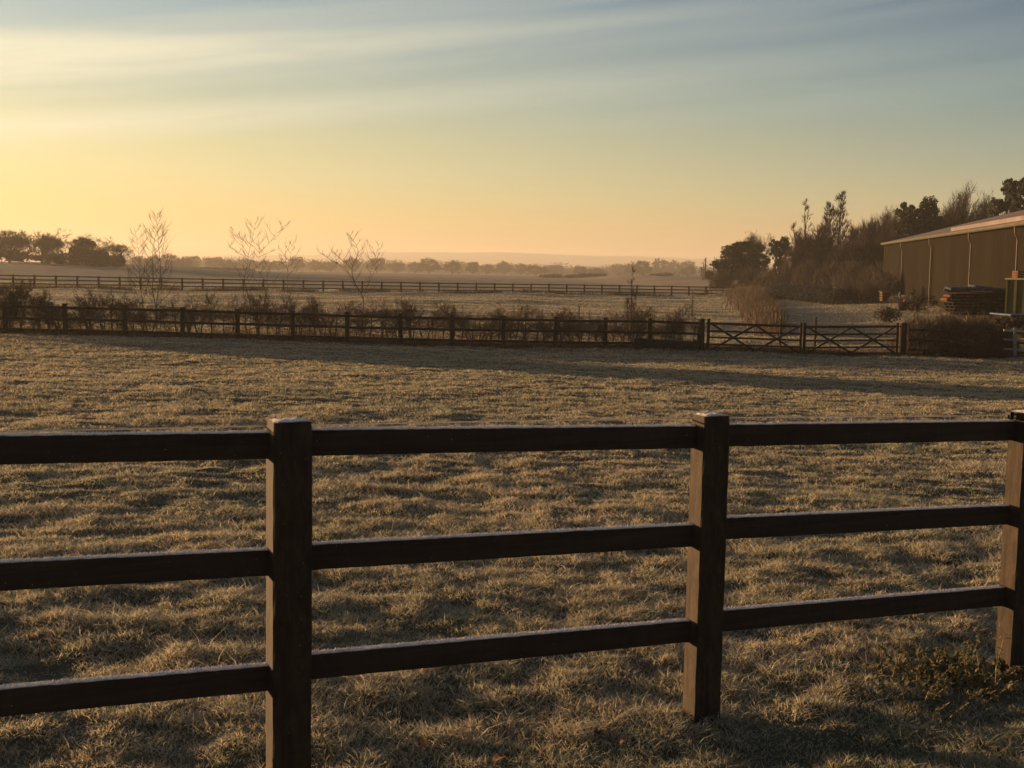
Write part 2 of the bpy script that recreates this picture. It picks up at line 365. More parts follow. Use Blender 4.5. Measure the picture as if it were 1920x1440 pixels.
# ------------------------------------------------------------------ ground sheet
def ground():
    ys = list(np.arange(-14, 2.6, .2)) + list(np.arange(2.6, 12, .034)); y = 12.0
    while y < 52: ys.append(y); y *= 1.0042
    while y < 2900: ys.append(y); y *= 1.016
    ys = np.array(ys); u = np.linspace(-1, 1, 520)
    Wd = np.maximum(9.5, .72 * ys + 7)
    X = u[None, :] * Wd[:, None]; Y = np.repeat(ys[:, None], len(u), 1)
    Z = G(X.ravel(), Y.ravel())
    V = np.stack([X.ravel(), Y.ravel(), Z], 1)
    nr, nc = X.shape; i = np.arange((nr - 1) * nc).reshape(nr - 1, nc)[:, :-1].ravel()
    Fq = np.stack([i, i + 1, i + nc + 1, i + nc], 1).ravel()
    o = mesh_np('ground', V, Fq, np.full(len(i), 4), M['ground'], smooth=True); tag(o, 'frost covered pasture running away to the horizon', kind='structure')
ground()

# ------------------------------------------------------------------ grass
def blades(name, x, y, h, w, lean, seed, mat, z=None, rndv=None, extra=None):
    rs = np.random.RandomState(seed); n = len(x)
    if z is None: z = G(x, y) - .008
    a = rs.uniform(0, 2 * np.pi, n); ca, sa = np.cos(a), np.sin(a)
    b = rs.uniform(0, 2 * np.pi, n); L = lean * rs.uniform(.3, 1.5, n) * h
    dx, dy = np.cos(b) * L, np.sin(b) * L
    V = np.zeros((n, 5, 3), np.float32)
    V[:, 0] = np.stack([x - ca * w / 2, y - sa * w / 2, z], 1); V[:, 1] = np.stack([x + ca * w / 2, y + sa * w / 2, z], 1)
    mx, my, mz = x + dx * .35, y + dy * .35, z + h * .6
    V[:, 2] = np.stack([mx + ca * w * .38, my + sa * w * .38, mz], 1); V[:, 3] = np.stack([mx - ca * w * .38, my - sa * w * .38, mz], 1)
    V[:, 4] = np.stack([x + dx, y + dy, z + h * rs.uniform(.75, 1.05, n)], 1)
    base = np.arange(n)[:, None] * 5
    Fs = (base + np.array([0, 1, 2, 3, 3, 2, 4])[None, :]).ravel()
    sizes = np.tile([4, 3], n)
    r = rs.uniform(0, 1, n) if rndv is None else rndv
    return mesh_np(name, V.reshape(-1, 3), Fs, sizes, mat, smooth=False,
                   attrs={'rnd': np.repeat(r, 5), 'tip': np.tile([0, 0, .6, .6, 1], n)})
def PYL(x): return 4.68 + .496 * x
def grass():
    rs = np.random.RandomState(4); XS = []; YS = []
    edges = np.concatenate([np.arange(1.9, 12, .5), np.geomspace(12, 46, 28), np.geomspace(46, 122, 14)[1:]])
    for y0, y1 in zip(edges[:-1], edges[1:]):
        ym = (y0 + y1) / 2; wd = .52 * ym + 1.2
        dens = 11500 if ym < 6.5 else 11500 * (6.5 / ym) ** 1.85
        if ym > 46: dens *= .45
        n = int(dens * (y1 - y0) * 2 * wd)
        XS.append(rs.uniform(-wd, wd, n)); YS.append(rs.uniform(y0, y1, n))
    x = np.concatenate(XS); y = np.concatenate(YS)
    # tufts: draw blades towards clump centres and drop some where the sward is thin
    cl = .55 * fbm(x / .13, y / .13, 77, 2) + .45 * fbm(x / .05, y / .05, 78, 2); keep = rs.uniform(0, 1, len(x)) < .30 + 2.0 * np.clip(cl - .28, 0, 1)
    x, y, cl = x[keep], y[keep], cl[keep]
    tall = fbm(x / .7, y / .5, 88, 3)
    h = (.009 + .052 * cl * tall * 2) * rs.uniform(.55, 1.35, len(x)) * (1 + np.minimum(y, 60) / 110)
    h[rs.uniform(0, 1, len(x)) < .006] *= 1.8
    w = (.0030 + .00044 * y) * rs.uniform(.7, 1.3, len(x))
    r = np.clip(rs.uniform(0, 1, len(x)) * .7 + .3 * fbm(x / 1.3, y / .9, 99, 2), 0, 1)
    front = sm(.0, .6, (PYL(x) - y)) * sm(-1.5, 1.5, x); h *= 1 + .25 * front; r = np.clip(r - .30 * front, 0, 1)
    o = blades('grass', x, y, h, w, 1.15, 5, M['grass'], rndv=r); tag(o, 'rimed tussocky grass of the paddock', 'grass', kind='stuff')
grass()

# ------------------------------------------------------------------ near fence
PY = {0: (-2.42, 3.48), 1: (-.783, 4.29), 2: (.835, 5.10), 3: (2.50, 5.92)}
fd = Vector((PY[3][0] - PY[1][0], PY[3][1] - PY[1][1])).normalized(); fang = math.atan2(fd.y, fd.x)
nb = Vector((-fd.y, fd.x))
def near_fence():
    rng = random.Random(3)
    t = thing('post_and_rail_fence', 'large frosted dark brown three-rail fence crossing the foreground', 'fence', (PY[2][0], PY[2][1], g(*PY[2])), fang)
    inv = Matrix.Translation(t.location) @ Matrix.Rotation(fang, 4, 'Z'); inv = inv.inverted()
    # measured tops of posts and front top edges of rails, (left end, right end) per bay
    tops = {1: P(541, 790, 4.27).z, 2: P(1334, 779, 5.08).z, 3: P(1930, 773, 5.90).z}
    tops[0] = 2 * tops[1] - tops[2]; PY[4] = (PY[3][0] + 1.65, PY[3][1] + .82); tops[4] = tops[3] - .06
    PY[-1] = (PY[0][0] - 1.64, PY[0][1] - .81); tops[-1] = tops[0] + .05; PY[5] = (PY[4][0] + 1.65, PY[4][1] + .82); tops[5] = tops[4] - .06
    for i in (-1, 0, 1, 2, 3, 4, 5):
        x, y = PY[i]; m = MB(); wd, dp = (.141, .106) if i == 1 else (.131, .102); bot = g(x, y) - .12; tp = tops[i]
        K = 26; V = []; Fs = []; bv = .006
        tw = {1: .0, 2: R(-1.0), 3: R(1.5)}.get(i, 0); lx = {1: .004, 2: .0, 3: .006}.get(i, 0)
        for k in range(K + 1):
            f = k / K; z = bot + (tp - bot) * f; j = [rng.uniform(-.0012, .0012) for _ in range(8)]
            b = bv if k < K else bv + .003; sh = .0 if k < K else .003
            q = [(-wd / 2 + b, -dp / 2 + sh), (wd / 2 - b, -dp / 2 + sh), (wd / 2 - sh, -dp / 2 + b), (wd / 2 - sh, dp / 2 - b), (wd / 2 - b, dp / 2 - sh), (-wd / 2 + b, dp / 2 - sh), (-wd / 2 + sh, dp / 2 - b), (-wd / 2 + sh, -dp / 2 + b)]
            for n_, (a, c) in enumerate(q):
                ca, sa = math.cos(tw), math.sin(tw)
                V.append(Vector((a * ca - c * sa + j[n_] + lx * (f - .8), a * sa + c * ca + j[n_ - 1], z)))
        for k in range(K):
            for n_ in range(8): q = (n_ + 1) % 8; Fs.append((k * 8 + n_, k * 8 + q, (k + 1) * 8 + q, (k + 1) * 8 + n_))
        # top: a gently domed, uneven cap of rime
        c0 = len(V); G5 = 7
        for a in range(G5):
            for c in range(G5):
                fx, fy = a / (G5 - 1) * 2 - 1, c / (G5 - 1) * 2 - 1
                V.append(Vector((fx * (wd / 2 - .007), fy * (dp / 2 - .007), tp + .0005 + .005 * (1 - max(abs(fx), abs(fy)) ** 4) + rng.uniform(0, .0035))))
        for a in range(G5 - 1):
            for c in range(G5 - 1): q = c0 + a * G5 + c; Fs.append((q, q + G5, q + G5 + 1, q + 1))
        Fs.append(tuple(K * 8 + n_ for n_ in range(8)))
        m.add(V, Fs); o = m.build('post', M['post'], t)
        w0 = inv @ Vector((x, y, 0)); o.location = (w0.x, w0.y, -t.location.z)
    off = nb * .030
    def zr(px, py, i, s):
        x, y = PY[i]; return P(px, py, y + off.y - .018 + s).z
    RZ = {(0, 1): [(P(0, 820, 3.80).z, zr(497, 809.6, 1, 0)), (P(0, 1062, 3.80).z, zr(495, 1028, 1, 0)), (P(0, 1303, 3.8).z, zr(494, 1243.6, 1, 0))],
          (1, 2): [(zr(585, 806.6, 1, 0), zr(1297, 797.4, 2, 0)), (zr(582, 1023.4, 1, 0), zr(1290, 981.6, 2, 0)), (zr(580, 1231, 1, 0), zr(1287, 1160.5, 2, 0))],
          (2, 3): [(zr(1372, 797, 2, 0), zr(1892, 788.6, 3, 0)), (zr(1365, 973, 2, 0), zr(1885, 946, 3, 0)), (zr(1357, 1148, 2, 0), zr(1880, 1098.8, 3, 0))]}
    # the left bay is measured at the picture edge: carry its slope on to the hidden post
    a0 = []
    for (za, zb) in RZ[(0, 1)]:
        y_edge = 3.80; k = (4.29 - 3.48) / (4.29 - y_edge); a0.append((zb + (za - zb) * k, zb))
    RZ[(0, 1)] = a0
    RZ[(-1, 0)] = [(a + (a - b), a) for a, b in a0]; RZ[(3, 4)] = [(b, b - .05) for a, b in RZ[(2, 3)]]; RZ[(4, 5)] = [(b, b - .05) for a, b in RZ[(3, 4)]]
    hw = .095
    for (i, j), rows in RZ.items():
        for (za, zb) in rows:
            A = Vector((PY[i][0] + off.x, PY[i][1] + off.y, za - hw / 2)); B = Vector((PY[j][0] + off.x, PY[j][1] + off.y, zb - hw / 2))
            m = MB(); d = (B - A).normalized(); m.beam(A, B, hw, .040, n=70, wob=.0011, rng=rng, bev=.003)
            # crust of frost crystals standing on the top edge
            side = d.cross(Vector((0, 0, 1))).normalized(); L = (B - A).length
            for k in range(2200 if i in (0, 1, 2) else 200):
                f = rng.uniform(.035, .965); p = A + d * (L * f) + side * rng.uniform(-.019, .019) + Vector((0, 0, hw / 2 + .0005)); hgt = rng.uniform(.002, .0075); r_ = rng.uniform(.0012, .0032)
                m.add([p + Vector((-r_, -r_, -.002)), p + Vector((r_, -r_, -.002)), p + Vector((0, r_, -.002)), p + Vector((rng.uniform(-.002, .002), rng.uniform(-.002, .002), hgt))], [(0, 1, 3), (1, 2, 3), (2, 0, 3)], 1)
            o = m.build('rail', [M['rail'], M['rime']], t)
            # keep the grain along the board: store the mesh in fence space
            o.data.transform(inv)
    # cover strip: electric rope and its clips
    w = MB(); pts = []
    for px, py in ((-260, 812), (0, 809.5), (497, 798.6), (585, 797.2), (960, 789), (1297, 784.5), (1430, 782.5), (1890, 779)):
        X = (px - 960) / F; k = 0
        # meet the vertical plane just behind the posts
        base = Vector((PY[1][0], PY[1][1])) + nb * .075
        d = _f + (px - 960) / F * _r - (py - 720) / F * _u
        s = (base.x * nb.x + base.y * nb.y) / (d.x * nb.x + d.y * nb.y); pts.append(Vector((0, 0, CAMZ)) + d * s)
    pts.append(pts[-1] + (pts[-1] - pts[-2]) * 1.2)
    e = thing('electric_fence_wire', 'pale thin wire stretched just above the top rail of the foreground fence', 'wire', pts[0])
    w.tube([p - pts[0] for p in pts], .0028, 6); w.build('wire', M['rope'], e)
    q = P(1893, 779, PY[3][1] - .03); ins = MB(); ins.box((0, 0, 0), (.024, .03, .036)); ins.box((-.015, 0, -.004), (.008, .012, .016)); ins.tube([(0, -.02, .008), (0, .05, .008)], .005, 6)
    o = ins.build('insulator', M['blackplastic']); o.location = q; o.rotation_euler = (0, 0, fang)
    tag(o, 'small black insulator block beside the right-hand foreground post', 'insulator')
M['rime'] = two_tone('rime_crystals', (.74, .66, .60), (.86, .78, .72), 60, rough=.5)  # white frost painted warm, as if more sunlight reached it
M['rope'] = two_tone('pale_rope', (.55, .45, .35), (.75, .66, .55), 60, rough=.6)
M['blackplastic'] = two_tone('black_plastic', (.012, .012, .012), (.03, .028, .026), 30, rough=.45)
near_fence()

# ------------------------------------------------------------------ middle fence, gates
MIDX = [-330, -214, -102, 10, 123, 235, 342, 446, 549, 651, 751, 848, 944, 1041, 1135, 1218]
def midY(px): return 39.6 + (px - 10) / 1300. * 4.0
def board(m, a, b, w, t): m.beam(a, b, w, t)
def mid_fence():
    rng = random.Random(8); f0 = foot(600, midY(600))
    t = thing('post_and_rail_fence', 'dark three-rail fence along the near side of the young hedge', 'fence', f0)
    pts = [foot(px, midY(px)) for px in MIDX]
    tp = []
    for px, p in zip(MIDX, pts):
        ytop = np.interp(px, [-330, 10, 235, 549, 850, 1041, 1218], [558, 566, 572, 582, 590, 594, 596]); z = P(px, ytop, p.y).z; tp.append(z)
        m = MB(); sk = rng.uniform(-.02, .02)
        m.beam(Vector((p.x, p.y, p.z - .25)) - f0, Vector((p.x + sk, p.y, z)) - f0, .11, .135, up=Vector((0, 1, 0)), bev=.01); m.build('post', M['fence'], t)
    pts.append(foot(1313, midY(1313))); tp.append(P(1313, 599, midY(1313)).z)
    for i in range(len(pts) - 1):
        for dz in (.13, .51, .88):
            if MIDX[i] == 1218 and dz > .8: pass
            a = Vector((pts[i].x, pts[i].y - .085, tp[i] - dz + rng.uniform(-.015, .015))); b = Vector((pts[i + 1].x, pts[i + 1].y - .085, tp[i + 1] - dz + rng.uniform(-.015, .015)))
            m = MB(); m.beam(a - f0, b - f0, .088, .036, n=4, wob=.004, rng=rng); m.build('rail', M['fence'], t)
mid_fence()

def gate_post(px, ytop, w, label):
    Y = midY(px); p = foot(px, Y); z = P(px, ytop, Y).z; m = MB(); h = z - p.z
    K = [(0, 1), (h - .06, 1), (h - .02, .9), (h + .005, .55)]
    V = []; Fs = []; n = 8
    for (q, s) in [(-.3, 1)] + K:
        for k in range(n): a = 2 * math.pi * (k + .5) / n; V.append((math.cos(a) * w / 2 * s * 1.05, math.sin(a) * w / 2 * s * 1.05, q))
    for i in range(4):
        for k in range(n): j = (k + 1) % n; Fs.append((i * n + k, i * n + j, (i + 1) * n + j, (i + 1) * n + k))
    Fs.append(tuple(4 * n + k for k in range(n))); m.add(V, Fs)
    o = m.build('gate_post', M['fence']); o.location = p; tag(o, label, 'gate post', 'stout posts either side of the double gate')
    return p
gate_post(1313, 597, .25, 'stout gate post where the middle fence meets the left gate')
gate_post(1691, 604, .26, 'stout gate post at the bramble end of the right gate')
def gate(x0, x1, y0, y1, flip, label):
    Y0, Y1 = midY(x0) - .05, midY(x1) - .05
    A = foot(x0, Y0); B = foot(x1, Y1); A.z = P(x0, y0, Y0).z; B.z = P(x1, y1, Y1).z       # tops
    t = thing('field_gate', label, 'gate', (A.x, A.y, A.z - 1.12), 0, 'pair of wooden field gates')
    o3 = t.location; h = 1.03
    def pt(u, v): return A.lerp(B, u) + Vector((0, 0, -v * h)) - o3
    for nm, u, w, ex in (('stile', .0, .10, .12), ('stile', 1., .085, .10)):
        m = MB(); m.beam(pt(u, 1.05), pt(u, 0) + Vector((0, 0, ex)), .075, w, up=Vector((0, 1, 0)), bev=.01); m.build('stile', M['fence'], t)
    for k, (v, w) in enumerate(((.04, .09), (.30, .065), (.52, .065), (.76, .065), (.98, .085))):
        m = MB(); m.beam(pt(.01, v), pt(.99, v), w, .05 if k in (0, 4) else .03); m.build('bar', M['fence'], t)
    for u0, u1 in ((.03, .5), (.5, .97)):
        for s in (0, 1):
            a, b = (u0, u1) if s == 0 else (u1, u0)
            m = MB(); off = Vector((0, -.045 - .024 * s, 0)); m.beam(pt(a, .05) + off, pt(b, .95) + off, .07, .022); m.build('brace', M['fence'], t)
    m = MB()
    for v in (.04, .76): q = pt(0 if not flip else 1, v); m.box(q + Vector((0.05 * (-1 if not flip else 1), -.05, 0)), (.16, .012, .04))
    m.build('hinge', M['blackplastic'], t)
gate(1327, 1500, 604, 610, False, 'left leaf of the double wooden gate, cross-braced')
gate(1507, 1680, 611, 610, True, 'right leaf of the double wooden gate, cross-braced')

# right of the gate: dark rails running into the brambles
def right_fence():
    rng = random.Random(5); xs = [1700, 1778, 1860, 1946, 2030]; f0 = foot(1700, 45.2)
    t = thing('post_and_rail_fence', 'dark rails running from the right gate post behind the brambles', 'fence', f0)
    P_ = [foot(x, 45.0 + i * .15) for i, x in enumerate(xs)]
    for i, p in enumerate(P_):
        if i: m = MB(); m.beam(p - f0 - Vector((0, 0, .2)), p - f0 + Vector((0, 0, 1.12)), .1, .12, up=Vector((0, 1, 0)), bev=.01); m.build('post', M['fence'], t)
    for i in range(4):
        for dz in (.98, .62, .26):
            m = MB(); m.beam(P_[i] - f0 + Vector((0, -.07, dz)), P_[i + 1] - f0 + Vector((0, -.07, dz)), .09, .035, n=3, wob=.004, rng=rng); m.build('rail', M['fence'], t)
right_fence()

# low dark boarding at the foot of the middle fence beside the gate
def boarding():
    a = foot(1190, midY(1190) - .28); b = foot(1306, midY(1306) - .28)
    t = thing('low_boarding', 'low dark green boarding standing against the middle fence beside the gate', 'panel', a)
    d = b - a; top0 = P(1190, 633, a.y).z - a.z; top1 = P(1306, 640, b.y).z - b.z
    for k in range(3):
        m = MB(); f0, f1 = k / 3., (k + 1) / 3.
        z0 = -.05 + (top0 + .05) * (f0 + f1) / 2; z1 = -.05 + (top1 + .05) * (f0 + f1) / 2; hgt = (min(top0, top1) + .05) / 3 - .012
        m.beam(Vector((0, 0, z0)), d + Vector((0, 0, z1)), hgt, .03 + .004 * k); m.build('board', M['darkboard'], t)
    for f in (.04, .5, .96):
        m = MB(); q = d * f; m.beam(q + Vector((0, .05, -.1)), q + Vector((0, .05, top0 * .98)), .05, .07, up=Vector((0, 1, 0))); m.build('batten', M['darkboard'], t)
M['darkboard'] = two_tone('dark_green_boards', (.016, .020, .018), (.034, .040, .036), 4, frost=.25)
boarding()

# ------------------------------------------------------------------ far fence
def far_fence():
    xs = [-58, -16, 25]; x = 65.0
    while x < 1392: xs.append(x); x += np.interp(x, [65, 264, 700, 1040, 1385], [40.3, 39, 36.2, 33.2, 31.8])
    f0 = foot(700, 112); t = thing('post_and_rail_fence', 'long thin three-rail fence crossing the open pasture beyond the young hedge', 'fence', f0)
    def Yf(px): return 102 + (px - 100) / 1285. * 22
    def yt(px): return np.interp(px, [-60, 65, 146, 400, 560, 850, 1040, 1385], [512.5, 515.5, 517, 522, 524.8, 530, 532, 537.6])
    pts = []
    for px in xs:
        Y = Yf(px); p = foot(px, Y); z = P(px, yt(px), Y).z; pts.append((p, z))
        m = MB(); m.beam(Vector((p.x, p.y, min(p.z, z - 1.0) - .15)) - f0, Vector((p.x, p.y, z)) - f0, .12, .15, up=Vector((0, 1, 0))); m.build('post', M['farfence'], t)
    for i in range(0, len(pts) - 1, 2):
        j = min(i + 2, len(pts) - 1)
        for dz in (.09, .40, .72):
            mid = pts[min(i + 1, j)]
            m = MB(); q = [Vector((pts[k][0].x, pts[k][0].y - .09, pts[k][1] - dz)) - f0 for k in range(i, j + 1)]
            for a, b in zip(q[:-1], q[1:]): m.beam(a, b, .10, .04)
            m.build('rail', M['farfence'], t)
far_fence()

# ------------------------------------------------------------------ long grass along the fence feet
def strip_grass():
    rs = np.random.RandomState(12)
    def row(name, pxs, Yf, n, spread, hlo, hhi, w, mat, label, lean=.5, dy=0, patchy=.5, cat='long grass'):
        px = rs.uniform(pxs[0], pxs[1], n); keep = vnoise(px / 23., px * 0 + dy, 7) > patchy * rs.uniform(.3, 1, n); px = px[keep]
        Y = np.array([Yf(q) for q in px]) + dy + rs.normal(0, spread, len(px)); X = (px - 960) / F * Y + rs.normal(0, .3, len(px))
        hgt = rs.uniform(hlo, hhi, len(px)) * (.5 + vnoise(px / 9., px * 0, 9))
        o = blades(name, X, Y, hgt, rs.uniform(.6, 1.3, len(px)) * w, lean, 13, mat); tag(o, label, cat, kind='stuff')
    row('long_grass', (-260, 1320), midY, 42000, .28, .05, .20, .016, M['drygrass'], 'uncut brown grass along the foot of the middle fence', dy=.15, patchy=.25)
    row('long_grass', (-260, 1310), midY, 10000, .8, .10, .30, .016, M['drygrass'], 'rank dead grass among the stems of the young hedge', dy=1.6, patchy=.6)
    row('long_grass', (1320, 1930), midY, 16000, .35, .05, .22, .016, M['drygrass'], 'rough dark grass under the gates and brambles', dy=.5, patchy=.4)
    row('long_grass', (-60, 1390), lambda q: 102 + (q - 100) / 1285. * 22, 16000, .5, .10, .42, .05, M['drygrass'], 'thin rough grass along the far fence', dy=.1, patchy=.8)
M['drygrass'] = leaf_mat('dead_long_grass', (.045, .034, .018), (.20, .125, .060), 1.5, .3)
strip_grass()

# ------------------------------------------------------------------ plants: builders
def rotd(d, ang, rng):
    ax = d.orthogonal().normalized(); ax = Matrix.Rotation(rng.uniform(0, 2 * math.pi), 3, d) @ ax
    return (Matrix.Rotation(ang, 3, ax) @ d).normalized()
def grow(mb, p, d, L, r, depth, rng, sp, up, tips, kids=3, sides=4, crook=.12, taper=.62, inner=0):
    pts = [p]; rr = [r]; n = 3 if depth > 0 else 2; q = p; dd = d
    for i in range(n):
        dd = (dd + Vector((rng.gauss(0, crook), rng.gauss(0, crook), rng.gauss(0, crook * .6) + up * .3))).normalized()
        q = q + dd * (L / n); pts.append(q); rr.append(r * (1 - (1 - taper) * (i + 1) / n))
    mb.tube(pts, rr, max(3, sides), cap=False)
    if depth == 0: tips.append((q, dd, L)); return
    if depth <= inner and rng.random() < .75: tips.append((pts[-2], dd, L * .5))
    for k in range(kids):
        f = 1.0 if k == 0 else rng.uniform(.35, 1.0)
        idx = min(n, max(1, int(round(f * n)))); base = pts[idx]
        nd = rotd(dd, R(sp) * rng.uniform(.5, 1.25) * (.5 if k == 0 else 1), rng); nd = (nd + Vector((0, 0, up))).normalized()
        grow(mb, base, nd, L * rng.uniform(.62, .86), r * taper * (1 if k == 0 else .8), depth - 1, rng, sp, up, tips, kids, sides - 1 if sides > 3 else 3, crook, taper, inner)
class Cards:
    """many small leaf- or twig-shaped faces"""
    def __init__(s): s.a = []
    def leaf(s, c, n, R_, size, rs, flat=.8):
        c = np.array(c); q = rs.normal(0, 1, (n, 3)); q /= np.linalg.norm(q, axis=1)[:, None] + 1e-9; q *= (rs.uniform(0, 1, n) ** .45)[:, None] * np.array(R_)
        o = c + q; a = rs.normal(0, 1, (n, 3)); a /= np.linalg.norm(a, axis=1)[:, None]; b = np.cross(a, rs.normal(0, 1, (n, 3))); b /= np.linalg.norm(b, axis=1)[:, None]
        sz = size * rs.uniform(.5, 1.4, n)[:, None]
        s.a.append(np.stack([o - a * sz * .5, o + b * sz * .36 * flat, o + a * sz * .5, o - b * sz * .36 * flat], 1))
    def spray(s, p, d, n, L, w, sp, rs, up=.0):
        p = np.array(p); d = np.array(d); e = d[None, :] + rs.normal(0, sp, (n, 3)); e[:, 2] += up; e /= np.linalg.norm(e, axis=1)[:, None]
        st = p[None, :] - d[None, :] * rs.uniform(0, .5, n)[:, None] * L
        l = L * rs.uniform(.4, 1.1, n)[:, None]; sd = np.cross(e, rs.normal(0, 1, (n, 3))); sd /= np.linalg.norm(sd, axis=1)[:, None] + 1e-9
        s.a.append(np.stack([st - sd * w / 2, st + sd * w / 2, st + e * l + sd * w * .1, st + e * l - sd * w * .1], 1))
    def build(s, name, mat, parent=None):
        V = np.concatenate(s.a).reshape(-1, 3); n = len(V) // 4
        return mesh_np(name, V, np.arange(n * 4), np.full(n, 4), mat, parent)
PROTO = {}
def bare_tree(key, seed, depth=5, kids=3, sp=34, up=.10, trunk=.28, r=.028, spray=7, sl=.07, sw=.0035, mat='twig', L0=.26, crook=.14, ivy=None, prim=None, low=.75, inn=3):
    rng = random.Random(seed); rs = np.random.RandomState(seed); t = thing(key, None, None)
    m = MB(); tips = []
    lean = Vector((rng.uniform(-.06, .06), rng.uniform(-.06, .06), 1)).normalized(); top = lean * trunk
    m.tube([(0, 0, -.03), lean * trunk * .15, lean * trunk * .6, top], [r * 1.35, r, r * .85, r * .75], 7, cap=False); m.build('trunk', M['bark'], t)
    b = MB()
    for k in range(prim or kids + 1):
        d = rotd(lean, R(sp) * rng.uniform(.4, 1.3) * (.3 if k == 0 else 1) * (1.5 if prim and k > 3 else 1), rng); st = lean * trunk * (rng.uniform(.75, 1.0) if k < 4 else rng.uniform(low, .8))
        grow(b, st, d, L0 * rng.uniform(.85, 1.1), r * .62, depth - 1, rng, sp, up, tips, kids, 4, crook, inner=inn)
    sc = Cards()
    for p, d, L in tips: sc.spray(p, d, spray, sl * rng.uniform(.7, 1.3), sw, .45, rs, .1)
    o = b.build('branches', M['bark'], t); sc.build('twigs', M[mat], t)
    if ivy:
        c = Cards()
        for k in range(26): f = rng.random(); c.leaf(lean * (ivy * f) , 60, (.045 * (1.3 - f * .5),) * 3, .018, rs)
        c.build('ivy', M['ever'], t)
    PROTO[key] = (t, None); return t
def leaf_tree(key, blobs, seed, size, n, mat, trunk_h, r=.03, limbs=True, name_crown='crown'):
    """blobs: (x, y, z, rx, ry, rz) foliage masses in a tree of height 1"""
    rng = random.Random(seed); rs = np.random.RandomState(seed); t = thing(key, None, None); m = MB()
    m.tube([(0, 0, -.03), (.005, 0, trunk_h * .5), (0, .01, trunk_h), (.0, .0, trunk_h * 1.35)], [r * 1.3, r, r * .8, r * .4], 7, cap=False)
    for (x, y, z, rx, ry, rz) in blobs:
        if limbs: m.tube([(0, 0, min(trunk_h, z) * .8), (x * .5, y * .5, (trunk_h + z) / 2 * .95), (x, y, z)], [r * .5, r * .32, r * .12], 4, cap=False)
    m.build('trunk', M['bark'], t); c = Cards()
    vol = sum(b[3] * b[5] for b in blobs)
    for (x, y, z, rx, ry, rz) in blobs:
        k = int(n * rx * rz / vol)
        # sub-clumps give the outline its bumps and holes
        sub = max(6, int(k / 55))
        for q in range(sub):
            u = rs.normal(0, 1, 3); u /= np.linalg.norm(u); u *= rs.uniform(.35, 1) ** .6
            c.leaf((x + u[0] * rx, y + u[1] * ry, z + u[2] * rz), k // sub, np.array((rx, ry, rz)) * rs.uniform(.18, .38), size, rs)
    c.build(name_crown, M[mat], t); PROTO[key] = (t, None); return t
USED = set()
def place(key, name, px, Y, ytop, wpx, label, cat='tree', group=None, rz=None, base_h=1.0, base_w=None, sink=0.0, rng=random.Random(99)):
    """stand a copy of prototype key at column px / distance Y, as tall as ytop says and wpx wide"""
    src = PROTO[key][0]
    if key in USED: t = copy_tree(src)
    else: t = src; USED.add(key)
    p = foot(px, Y); h = P(px, ytop, Y).z - p.z; zz = HW[key][0]; ww = HW[key][1]
    s = h / zz; sx = (wpx / F * Y) / ww if wpx else s
    t.name = name; t.location = (p.x, p.y, p.z - sink); t.scale = (sx, (sx + s) / 2 if wpx else s, s); t.rotation_euler = (0, 0, rng.uniform(0, 6.28) if rz is None else rz)
    tag(t, label, cat, group)
    for k in ('label', 'group'):
        if k == 'group' and not group and k in t: del t[k]
    return t
HW = {}
def measure():
    for k, (t, _) in PROTO.items():
        zs = []; xs = []
        for ch in t.children:
            n = len(ch.data.vertices); a = np.empty(n * 3, np.float32); ch.data.vertices.foreach_get('co', a); a = a.reshape(-1, 3)
            zs.append(a[:, 2]); xs.append(np.hypot(a[:, 0], a[:, 1]))
        z = np.concatenate(zs); x = np.concatenate(xs); HW[k] = (np.percentile(z, 99.7), 2 * np.percentile(x, 97) * .92)

# ---- prototypes
bare_tree('oak_a', 3, depth=6, sp=34, up=.07, trunk=.22, r=.024, L0=.22, spray=5, prim=9, low=.25, inn=1, sw=.005)
bare_tree('oak_b', 14, depth=6, sp=37, up=.06, trunk=.22, r=.024, L0=.22, spray=5, prim=9, low=.25, inn=1, sw=.005)
bare_tree('round_a', 21, depth=6, kids=3, sp=40, up=.02, trunk=.24, r=.016, spray=7, prim=6, low=.5, inn=0, sl=.10, sw=.0045)
bare_tree('round_b', 35, depth=6, kids=3, sp=42, up=.02, trunk=.22, r=.016, spray=7, prim=6, low=.5, inn=0, sl=.10, sw=.0045)
bare_tree('thicket_a', 41, depth=4, kids=4, sp=36, up=.12, trunk=.06, r=.018, spray=46, sl=.16, sw=.005, mat='twigdark', L0=.34)
bare_tree('thicket_b', 44, depth=4, kids=4, sp=42, up=.10, trunk=.05, r=.018, spray=46, sl=.16, sw=.005, mat='twigdark', L0=.32)
def blobset(seed, n, w, z0, z1, rr):
    rng = random.Random(seed); out = []
    for k in range(n):
        f = (k + .5) / n; z = z0 + (z1 - z0) * f; ww = w * math.sin(math.pi * (.25 + .62 * f)) ; a = rng.uniform(0, 6.28); q = rng.uniform(.2, 1) * ww
        r = rr * rng.uniform(.7, 1.2) * (1.15 - .5 * f); out.append((math.cos(a) * q, math.sin(a) * q, z, r * 1.15, r * 1.15, r * .85))
    return out
leaf_tree('holly', blobset(2, 16, .30, .18, .86, .19), 2, .034, 26000, 'ever', .30)

